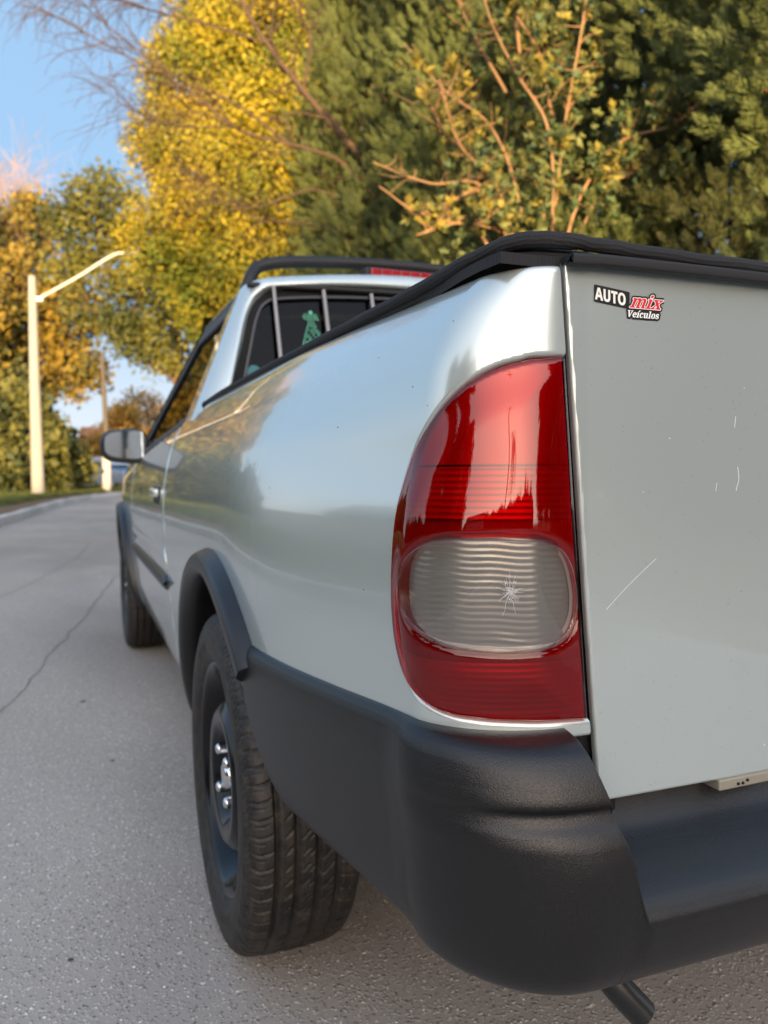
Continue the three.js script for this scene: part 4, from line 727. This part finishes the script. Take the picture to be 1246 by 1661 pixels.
// shrubs below, left
const hedgeSpots = [[-3.6, 28.5, 2.0, 3.0], [-1.7, 30.5, 1.8, 3.4], [-1.1, 35, 1.3, 2.4], [-5.5, 26.5, 2, 3.2], [-.7, 31.2, 1.2, 2.0], [-7.6, 24, 2, 3], [-2.6, 33, 1.8, 4.6]];
hedgeSpots.forEach(([x, u, r, h], i) => leafTree({ name: 'roadside_bush', label: ['broad dark bush on the verge behind the street lamp', 'tall bush to the right behind the street lamp', 'low bush near the parked car', 'wide bush on the left verge, outermost but one', 'small round bush tucked beside the tall bush', 'outermost bush along the left verge', 'high bush rising behind the other verge bushes'][i], pos: [x, .1, -u], trunkR: .07, sprigs: sprigFar, density: 44, colA: rgb(.028, .042, .010), colB: rgb(.11, .11, .016), gap: -.3, lobes: [[0, h * .62, 0, r * .8], [-r * .55, h * .4, .2, r * .65], [r * .5, h * .42, .1, r * .65], [0, h * .28, .5, r * .6], [.2, h * .9, 0, r * .45]] }));
// conifers close behind the truck on the right
const plumes = [plume(.30, 26), plume(.26, 22), plume(.33, 28)];
function conifer(pos, H, R, label, seedShift, clumps, colA, colB) {
  const t = thing('cypress_tree', label, 'tree', pos, 0, 'conifers on the right verge'), limbs = [], list = [], tr = steps(0, 1, 10).map(k => new THREE.Vector3(.1 * sin(k * 4 + seedShift), H * .95 * k - .05, .1 * sin(k * 3)));
  limbs.push(tube(tr, k => .16 * (1 - .85 * k), 9));
  const dead = [];
  for (let c = 0; c < clumps; c++) {
    const hy = .5 + (H - .7) * Math.pow((c + rnd()) / clumps, 1.0), a = c * 2.39996 + rr(-.4, .4), rad = R * Math.pow(1 - hy / (H * 1.06), .55) * rr(.5, 1.18), cx = cos(a) * rad, cz = sin(a) * rad, cp = new THREE.Vector3(cx, hy, cz), outw = new THREE.Vector3(cos(a), .35, sin(a)).normalize(), cr = rr(.28, .48);
    const base = new THREE.Vector3(cx * .05, hy - .45, cz * .05); limbs.push(tube(smoothPts([base, base.clone().lerp(cp, .5).add(new THREE.Vector3(0, -.08, 0)), cp], 5), k => .03 * (1 - .7 * k), 5));
    for (let d = 0; d < 7; d++) { const s = base.clone().lerp(cp, rr(.3, .8)), e = s.clone().add(rv().multiplyScalar(rr(.15, .4))); dead.push(tube(smoothPts([s, s.clone().lerp(e, .5).add(rv().multiplyScalar(.04)), e], 3), k => .006 * (1 - .7 * k), 3)); }
    const tone = rr(0, 1), n = 120;
    for (let i = 0; i < n; i++) {
      const d = rv().multiplyScalar(Math.cbrt(rnd())), p = cp.clone().add(new THREE.Vector3(d.x * cr, d.y * cr * 1.25, d.z * cr)), dir = new THREE.Vector3(d.x, d.y, d.z).multiplyScalar(.9).addScaledVector(outw, .55).add(new THREE.Vector3(0, .75, 0)).addScaledVector(rv(), .3).normalize();
      list.push({ p, q: new THREE.Quaternion().setFromUnitVectors(UPV, dir), s: rr(.42, .82), c: mixC(colA, colB, tone * 1.0 + rr(-.25, .3)) });
    }
  }
  mesh('trunk', merge(limbs), M.bark, t); const dm = mesh('dead_twigs', merge(dead), std({ color: rgb(.22, .11, .05), roughness: .95 }), t); dm.userData.kind = 'stuff';
  crown(t, plumes, M.leaf, list); return t;
}
const cyA = rgb(.042, .060, .016), cyB = rgb(.13, .165, .045);
[[4.3, 11.4, 9.5, 1.35, 'slim cypress beside the yellow-green tree, tallest of the row'], [4.55, 9.3, 9, 1.4, 'cypress with dense olive foliage behind the roof bar'], [4.6, 7.4, 8.5, 1.35, 'cypress behind the leafy shrub'], [4.85, 5.9, 8.5, 1.4, 'cypress with a light green leading plume behind the tailgate corner'], [5.05, 4.5, 8.2, 1.4, 'cypress with brown dead twigs behind the tailgate'], [5.0, 3.2, 8, 1.3, 'cypress standing level with the rear bumper'], [5.9, 12.6, 10, 1.5, 'cypress set back behind the slim one at the row end']].forEach(([x, u, H, R, l], i) => conifer([x, .1, -u], H, R, l, i, 98, i % 2 ? cyA : rgb(.055, .062, .015), cyB));
// weeping bare boughs over the cab, from a tree beside the conifers
twigTree([3.3, .1, -10.2], -22 * D2R, 'weeping leafless tree with long drooping twigs over the truck cab', [
  [[[1.7, 0, -.7], [1.6, 3, -.7], [.7, 4.8, -.35], [-.2, 5.73, 0], [-.89, 6.6, .1], [-1.3, 7.36, .1], [-1.9, 8.2, .1]], .085],
  [[[.7, 4.5, -.3], [.2, 4.95, -.1], [-.33, 5.07, .1], [-1.15, 5.26, .2], [-1.74, 5.73, .2], [-2.4, 6.1, .2], [-3.3, 6.6, .2], [-4.05, 7.0, .2]], .034],
  [[[-.5, 5.12, .1], [-1.2, 5.6, .2], [-1.9, 5.9, .2], [-2.6, 6.4, .2], [-3.3, 7.0, .2]], .022], [[[-.7, 6.4, .1], [-1.5, 6.6, .2], [-2.3, 6.8, .2], [-3.2, 7.1, .3], [-3.9, 7.2, .3]], .024],
  [[[.6, 4.2, -.2], [-.12, 4.5, .1], [-.89, 4.25, .2], [-1.36, 4.28, .2], [-1.75, 4.6, .2], [-2.0, 4.9, .2]], .020], [[[.5, 4.0, -.2], [-.4, 4.05, .2], [-.95, 4.1, .2], [-1.4, 4.5, .2], [-1.9, 4.75, .2]], .018], [[[-.3, 5.8, 0], [-.2, 6.5, .1], [-.5, 7.2, .1], [-.4, 7.8, .1]], .03], [[[-1.0, 6.9, .1], [-1.9, 7.2, .1], [-2.8, 7.2, .1], [-3.6, 6.9, .2]], .02], [[[-1.2, 5.3, .2], [-1.9, 5.3, .2], [-2.5, 5.5, .2], [-3.1, 5.9, .2]], .016]], M.twig, 1.0, 4, 'weeping_tree', .95, .05, 30);
// leafy shrub with bare orange stems in front of the conifers
{
  const t = thing('leafy_shrub', 'shrub with bare orange stems and small glossy leaves before the conifers', 'shrub', [3.03, .1, -5.24], -22 * D2R), stems = [], twigs = [], list = [];
  const S = [[[-.91, 2.88], [-.5, 2.80], [-.12, 2.83], [.1, 2.3], [.2, 0]], [[-.87, 2.73], [-.53, 2.61], [-.12, 2.80], [.12, 2.2]], [[-.69, 3.81], [-.38, 3.45], [-.05, 3.28], [.2, 2.7], [.22, .8]], [[-.45, 3.42], [-.3, 3.05], [.0, 2.85], [.2, 2.3]], [[-.29, 4.48], [-.10, 3.9], [.12, 3.55], [.34, 3.2], [.42, 2.4], [.3, .5]], [[-.41, 4.43], [-.19, 3.98], [.1, 3.6]], [[-.57, 3.6], [-.38, 3.22], [-.2, 3.12]], [[1.42, 3.33], [1.2, 3.15], [.9, 3.12], [.6, 2.7], [.35, 1.2]], [[.45, 3.1], [.4, 2.9], [.35, 2.2]], [[.62, 4.5], [.58, 3.9], [.5, 3.2], [.4, 2.0]], [[-.2, 2.5], [.1, 2.45], [.3, 1.9]], [[-.6, 2.45], [-.2, 2.55], [.2, 2.0]], [[.1, 4.1], [.3, 3.8], [.45, 3.4]], [[1.0, 2.9], [.8, 2.8], [.5, 2.2]], [[-.05, 4.6], [.1, 4.2], [.2, 3.7]]];
  const Lf = [0, 1].map(() => { const o = []; for (let k = 0; k < 7; k++) { const a = k * 2.4, d = new THREE.Vector3(cos(a) * .8, .55 + .1 * k, sin(a) * .8).normalize(); quadLeaf(o, new THREE.Vector3(0, .008 * k, 0), d, new THREE.Vector3().crossVectors(d, UPV).normalize(), rr(.045, .062), rr(.026, .034), .004); } return fromPos(o); });
  S.forEach((st, si) => {
    const zz = rr(.15, .75), c = smoothPts(st.slice().reverse().map(([x, y], i, a) => [x, y, (i / a.length) * zz + .06 * sin(i * 2 + si)]), 40); stems.push(tube(c, k => .0125 * (1 - .72 * k) + .0015, 7));
    for (let k = 0; k < 22; k++) {
      const i = 12 + floor(rnd() * 27), b = c[min(39, i)], d = rv(); d.y = abs(d.y) * .6 + .2; d.normalize(); const l = rr(.08, .34), e = b.clone().addScaledVector(d, l); twigs.push(tube(smoothPts([b, b.clone().lerp(e, .5).add(rv().multiplyScalar(.03)), e], 4), q => .005 * (1 - .7 * q), 4));
      const leafy = st[0][0] > -.35 || rnd() < .22; if (leafy) for (let m = 0; m < 5; m++) { const p = b.clone().lerp(e, rr(.35, 1.05)).add(rv().multiplyScalar(.035)); list.push({ p, q: new THREE.Quaternion().setFromUnitVectors(UPV, rv().addScaledVector(UPV, .6).normalize()), s: rr(.75, 1.3), c: mixC(rgb(.06, .10, .035), rgb(.30, .24, .03), Math.pow(rnd(), 1.6) + (p.x < -.2 ? .35 : -.1)) }); }
    }
  });
  for (let k = 0; k < 420; k++) { const p = new THREE.Vector3(rr(-.5, 1.5), 0, 0); p.y = 2.75 + .55 * rr(-1, 1) + .3 * sin(p.x * 3); p.z = rr(-.2, .5); if (NOISE.noise(p.x * 2.2, p.y * 2.2, 3) < .05) continue; list.push({ p, q: new THREE.Quaternion().setFromUnitVectors(UPV, rv().addScaledVector(UPV, .4).normalize()), s: rr(.8, 1.35), c: mixC(rgb(.05, .09, .03), rgb(.16, .18, .05), rnd()) }); }
  mesh('stems', merge(stems), std({ color: rgb(.34, .20, .10), roughness: .85 }), t); const w = mesh('twigs', merge(twigs), std({ color: rgb(.36, .21, .10), roughness: .9 }), t); w.userData.kind = 'stuff'; crown(t, Lf, M.leaf, list, 'leaves');
}
// grass on the verges
{
  const o = []; for (let k = 0; k < 14; k++) { const a = rnd() * 6.3, d = new THREE.Vector3(cos(a) * .45, 1, sin(a) * .45).normalize(); quadLeaf(o, new THREE.Vector3(rr(-.05, .05), 0, rr(-.05, .05)), d, new THREE.Vector3(-sin(a), 0, cos(a)), rr(.07, .15), .012, .003); }
  const list = [], g = fromPos(o);
  for (let k = 0; k < 16000; k++) { const i = floor(rr(120, 290)), p = LP[i].clone().addScaledVector(outward(LP, i, 1), .9 + 5 * rnd() ** 1.5).add(new THREE.Vector3(rr(-.2, .2), .115, rr(-.2, .2))); if (noise2(p.x, p.z, .9) < -.25) continue; list.push({ p, q: new THREE.Quaternion().setFromAxisAngle(UPV, rnd() * 6.3), s: rr(.7, 1.5), c: mixC(rgb(.05, .08, .015), rgb(.13, .15, .03), rnd()) }); }
  const im = new THREE.InstancedMesh(g, M.leaf, list.length), m = new THREE.Matrix4(); list.forEach((e, i) => { im.setMatrixAt(i, m.compose(e.p, e.q, new THREE.Vector3(e.s, e.s, e.s))); im.setColorAt(i, e.c); }); im.name = 'grass'; scene.add(im); tag(im, 'short green grass along the left verge', 'grass', null, 'stuff');
}
// ---- street furniture ----
{
  const conc = std({ color: rgb(.33, .315, .285), roughness: .85 });
  const t = thing('street_lamp', 'pale concrete street lamp with a long slanted arm', 'street lamp', [-.91, .1, -25.2]);
  mesh('post', tube([new THREE.Vector3(0, 0, 0), new THREE.Vector3(-.01, 3.3, 0), new THREE.Vector3(0, 6.5, 0)], k => lerp(.19, .105, k), 16), conc, t);
  mesh('bracket', place(new RoundedBoxGeometry(.28, .14, .14, 2, .03), .14, 5.85, 0), std({ color: rgb(.6, .6, .58), metalness: .4, roughness: .5 }), t);
  mesh('arm', tube(smoothPts([[.12, 5.84, 0], [1.3, 6.62, .04], [2.0, 7.14, .06], [2.35, 7.36, .08], [2.6, 7.42, .09]], 20), .042, 10), std({ color: rgb(.6, .58, .52), metalness: .3, roughness: .5 }), t);
  const h = new THREE.SphereGeometry(.2, 20, 12); h.scale(1.6, .32, .62); h.translate(2.85, 7.42, .1); mesh('lamp_head', h, std({ color: rgb(.62, .61, .58), roughness: .4 }), t);
  const t2 = thing('utility_pole', 'dark utility pole with a white painted foot by the parked car', 'utility pole', [1.25, .1, -31]);
  mesh('pole', tube([new THREE.Vector3(0, 0, 0), new THREE.Vector3(.02, 2.5, 0), new THREE.Vector3(-.06, 5.2, 0)], k => lerp(.12, .07, k), 10), std({ color: rgb(.10, .085, .07), roughness: .9 }), t2);
  mesh('painted_foot', tube([new THREE.Vector3(0, -.02, 0), new THREE.Vector3(.012, 1.55, 0)], .16, 14), std({ color: rgb(.48, .47, .45), roughness: .8 }), t2);
}
// parked car beyond the bend
{
  const t = thing('parked_car', 'small blue-grey car parked beyond the bend behind the utility pole', 'car', [1.6, .1, -40], -.9);
  const pr = [[-1.95, .32], [-2.0, .62], [-1.9, .80], [-1.45, .90], [-1.3, .92], [.95, .92], [1.75, .80], [1.98, .62], [1.95, .30]], cab = [[-1.5, .88], [-1.15, 1.34], [-.8, 1.42], [.1, 1.42], [.45, 1.36], [1.05, .9]];
  const shape = (p) => { const s = new THREE.Shape(); p.forEach(([x, y], i) => i ? s.lineTo(x, y) : s.moveTo(x, y)); return s; };
  const ex = (s, w, b) => { const g = new THREE.ExtrudeGeometry(s, { depth: w - 2 * b, bevelEnabled: true, bevelSize: b * .6, bevelThickness: b, bevelSegments: 4, steps: 1 }); g.translate(0, 0, -(w - 2 * b) / 2); return g; };
  const blue = phys({ color: rgb(.30, .36, .46), metalness: .3, roughness: .35, clearcoat: 1 });
  mesh('body', ex(shape(pr), 1.62, .09), blue, t); mesh('roof', ex(shape(cab), 1.40, .13), phys({ color: rgb(.55, .57, .60), roughness: .35, clearcoat: 1 }), t);
  const gl = phys({ color: rgb(.02, .025, .03), roughness: .05 });
  const pane = (w, h, x, y, z, ry, rz) => { const g = new RoundedBoxGeometry(w, h, .02, 2, .008); g.rotateZ(rz); g.rotateY(ry); g.translate(x, y, z); mesh('window', g, gl, t); };
  for (const z of [-.705, .705]) { pane(.75, .3, -.72, 1.14, z, 0, 0); pane(.72, .3, .15, 1.14, z, 0, 0); }
  { const g = new RoundedBoxGeometry(.02, .62, 1.15, 2, .008); g.rotateZ(.90); g.translate(.80, 1.15, 0); mesh('windscreen', g, gl, t); }
  for (const z of [-.55, .55]) { const g = new THREE.SphereGeometry(.13, 16, 10); g.scale(.5, .6, 1.2); g.translate(1.93, .66, z); mesh('headlight', g, phys({ color: rgb(.7, .72, .74), roughness: .1, clearcoat: 1 }), t); }
  for (const [x, z] of [[-1.25, -.72], [-1.25, .72], [1.25, -.72], [1.25, .72]]) { const w = new THREE.Group(); w.name = 'wheel'; w.position.set(x, .29, z); t.add(w); const g = new THREE.TorusGeometry(.21, .085, 12, 28); mesh('tyre', g, M.rubber, w); const c = new THREE.CylinderGeometry(.16, .16, .12, 20); c.rotateX(PI / 2); mesh('rim', c, M.chrome, w); }
  const t3 = mesh('front_grille', place(new RoundedBoxGeometry(.03, .14, .8, 2, .01), 1.985, .52, 0), M.blackPlain, t);
}
// house beyond the bend, and houses behind the camera that the paint mirrors
function house(pos, turn, w, d, h, wall, roofC, label) {
  const t = thing('house', label, 'house', pos, turn), wm = std({ color: wall, roughness: .9 });
  mesh('wall', place(new RoundedBoxGeometry(w, h, d, 1, .02), 0, h / 2, 0), wm, t);
  const s = new THREE.Shape(); s.moveTo(-d / 2 - .5, 0); s.lineTo(0, h * .42); s.lineTo(d / 2 + .5, 0); s.lineTo(d / 2 + .4, -.12); s.lineTo(-d / 2 - .4, -.12); const g = new THREE.ExtrudeGeometry(s, { depth: w + .8, bevelEnabled: false }); g.translate(0, 0, -(w + .8) / 2); g.rotateY(PI / 2); g.translate(0, h + .12, 0); mesh('roof', g, std({ color: roofC, roughness: .9 }), t);
  for (const x of [-w * .28, w * .24]) { const f = mesh('window', place(new RoundedBoxGeometry(1.3, 1.1, .1, 1, .02), x, h * .55, d / 2 + .02), std({ color: rgb(.5, .5, .48), roughness: .6 }), t); for (const k of [-.3, .3]) mesh('pane', place(new RoundedBoxGeometry(.5, .95, .02, 1, .005), x + k, h * .55, d / 2 + .085), phys({ color: rgb(.03, .035, .04), roughness: .05 }), f); }
  const dr = mesh('door', place(new RoundedBoxGeometry(.95, 2.1, .1, 1, .02), 0, 1.05, d / 2 + .02), std({ color: rgb(.16, .08, .04), roughness: .6 }), t); mesh('handle', place(new THREE.SphereGeometry(.04, 10, 8), .35, 1.05, d / 2 + .1), M.chrome, dr);
}
leafTree({ label: 'small sunlit orange tree in front of the far house', pos: [2.9, .1, -50], trunkR: .1, sprigs: sprigFar, density: 34, colA: rgb(.22, .14, .02), colB: rgb(.46, .24, .03), gap: -.1, lobes: [[0, 2.8, 0, 1.4], [-1.2, 2.2, 0, 1.0], [1.2, 2.1, 0, 1.1], [.2, 4.1, 0, .9], [0, 1.3, .3, 1.2]] });
leafTree({ label: 'tall thin tree with a sparse pinkish crown above the far house', pos: [4.6, .1, -57], trunkR: .12, sprigs: sprigFar, density: 16, colA: rgb(.16, .11, .03), colB: rgb(.36, .22, .08), gap: .0, bare: 8, lobes: [[0, 5.2, 0, 1.6], [-1.2, 4.3, 0, 1.1], [1.3, 4.4, 0, 1.2]] });
house([6.2, .1, -66], .1, 10, 6, 3.0, rgb(.62, .42, .12), rgb(.32, .13, .06), 'yellow-walled house with a tiled roof far beyond the bend');
house([-30, 0, 38], PI - .6, 11, 7, 3.4, rgb(.5, .46, .4), rgb(.26, .11, .06), 'pale house beyond the open ground behind the photographer');
// treeline towards the setting sun, and higher trees nearer on both sides of it
for (let k = 0; k < 12; k++) { seed = 900 + k; const h = 2.75 + .5 * rnd(); leafTree({ name: 'horizon_tree', label: 'tree of the treeline in front of the setting sun', group: 'treeline in front of the sunset', pos: [-46 + k * 4.9 + rr(-.8, .8), 0, 46 + rr(-3, 3)], trunkR: .16, sprigs: sprigFar, density: 22, colA: rgb(.03, .045, .012), colB: rgb(.08, .09, .02), gap: -.6, scale: [1.1, 1.7], lobes: [[0, h, 0, 1.9], [-2, h * .8, 0, 1.8], [2, h * .75, 0, 1.8], [0, h * .4, .3, 2], [-2.2, h * .35, 0, 1.7], [2.2, h * .35, 0, 1.7], [-3.2, h * .6, 0, 1.6], [3.2, h * .6, 0, 1.6]] }); }
[[8.5, 15, 5.8], [12.5, 13, 5.2], [9.5, 8, 5.0], [-14, 5.5, 4.6], [-17, 11, 4.2], [-13.5, 1, 3.6]].forEach(([x, z, h], i) => leafTree({ name: 'street_tree', label: ['broad dark tree on the right behind the photographer, tallest there', 'dark tree outside the tallest one on the right behind the photographer', 'dark tree closest to the truck on the right behind the photographer', 'dark tree left across the street, tallest of three', 'dark tree left across the street, set back towards the sunset', 'dark tree left across the street, lowest of three'][i], pos: [x, 0, z], trunkR: .16, sprigs: sprigFar, density: 30, colA: rgb(.03, .045, .012), colB: rgb(.08, .09, .02), gap: -.3, lobes: [[0, h, 0, 2.0], [-1.6, h * .8, 0, 1.7], [1.7, h * .8, 0, 1.7], [0, h * .5, .3, 1.9], [-1.5, h * .35, 0, 1.5], [1.6, h * .35, 0, 1.5], [.4, h + 1.6, 0, 1.2]] }));
{ // palm against the sunset
  const t = thing('palm_tree', 'slim palm standing against the sunset behind the photographer', 'tree', [-13, 0, 54]), fr = [];
  mesh('trunk', tube(smoothPts([[0, -.1, 0], [.1, 3, 0], [-.05, 6, .1], [.05, 7.6, .1]], 16), k => .2 * (1 - .45 * k), 9), M.bark, t);
  for (let k = 0; k < 16; k++) { const a = k * 2.4, up = rr(.0, .8), c = smoothPts([[0, 7.6, .1], [cos(a) * .8, 7.7 + up, .1 + sin(a) * .8], [cos(a) * 1.6, 7.5 + up * .9, .1 + sin(a) * 1.6], [cos(a) * 2.1, 6.7 + up * .6, .1 + sin(a) * 2.1]], 22), o = []; for (let i = 2; i < 22; i++) for (const sd of [-1, 1]) { const d = c[i].clone().sub(c[i - 1]).normalize(), side = new THREE.Vector3(-sin(a), 0, cos(a)).multiplyScalar(sd); quadLeaf(o, c[i], side.clone().multiplyScalar(.8).addScaledVector(d, .6).add(new THREE.Vector3(0, -.5, 0)).normalize(), d, .55, .07, .01); } fr.push(fromPos(o)); }
  for (const f of fr) mesh('frond', f, std({ color: rgb(.06, .08, .02), roughness: .8, side: THREE.DoubleSide }), t);
  const p = thing('utility_pole', 'wooden utility pole with a crossarm behind the photographer', 'utility pole', [-6.3, 0, 21]);
  mesh('pole', tube([new THREE.Vector3(0, -.1, 0), new THREE.Vector3(0, 7.5, 0)], k => lerp(.14, .09, k), 10), M.bark, p); mesh('crossarm', place(new RoundedBoxGeometry(1.8, .12, .1, 1, .02), 0, 6.9, .1), M.bark, p);
}
// low scrub far to the left, mirrored as a dark line in the bed side
for (let k = 0; k < 9; k++) leafTree({ name: 'scrub', label: 'low scrub bush across the open ground to the left', group: 'scrub across the open ground', pos: [-26 - 5 * rnd(), 0, 6 - k * 5.2 + rr(-1, 1)], trunkR: .08, sprigs: sprigFar, density: 20, colA: rgb(.03, .045, .012), colB: rgb(.09, .10, .02), gap: -.4, lobes: [[0, 2.0, 0, 2.0], [-2, 1.5, 0, 1.6], [0, 1.4, 2, 1.7], [0, 1.4, -2, 1.7], [.4, 3.2, rr(-1, 1), 1.1]] });
scene.traverse(o => { if (o.isMesh) { o.castShadow = true; o.receiveShadow = true; } });
renderer.render(scene, camera);
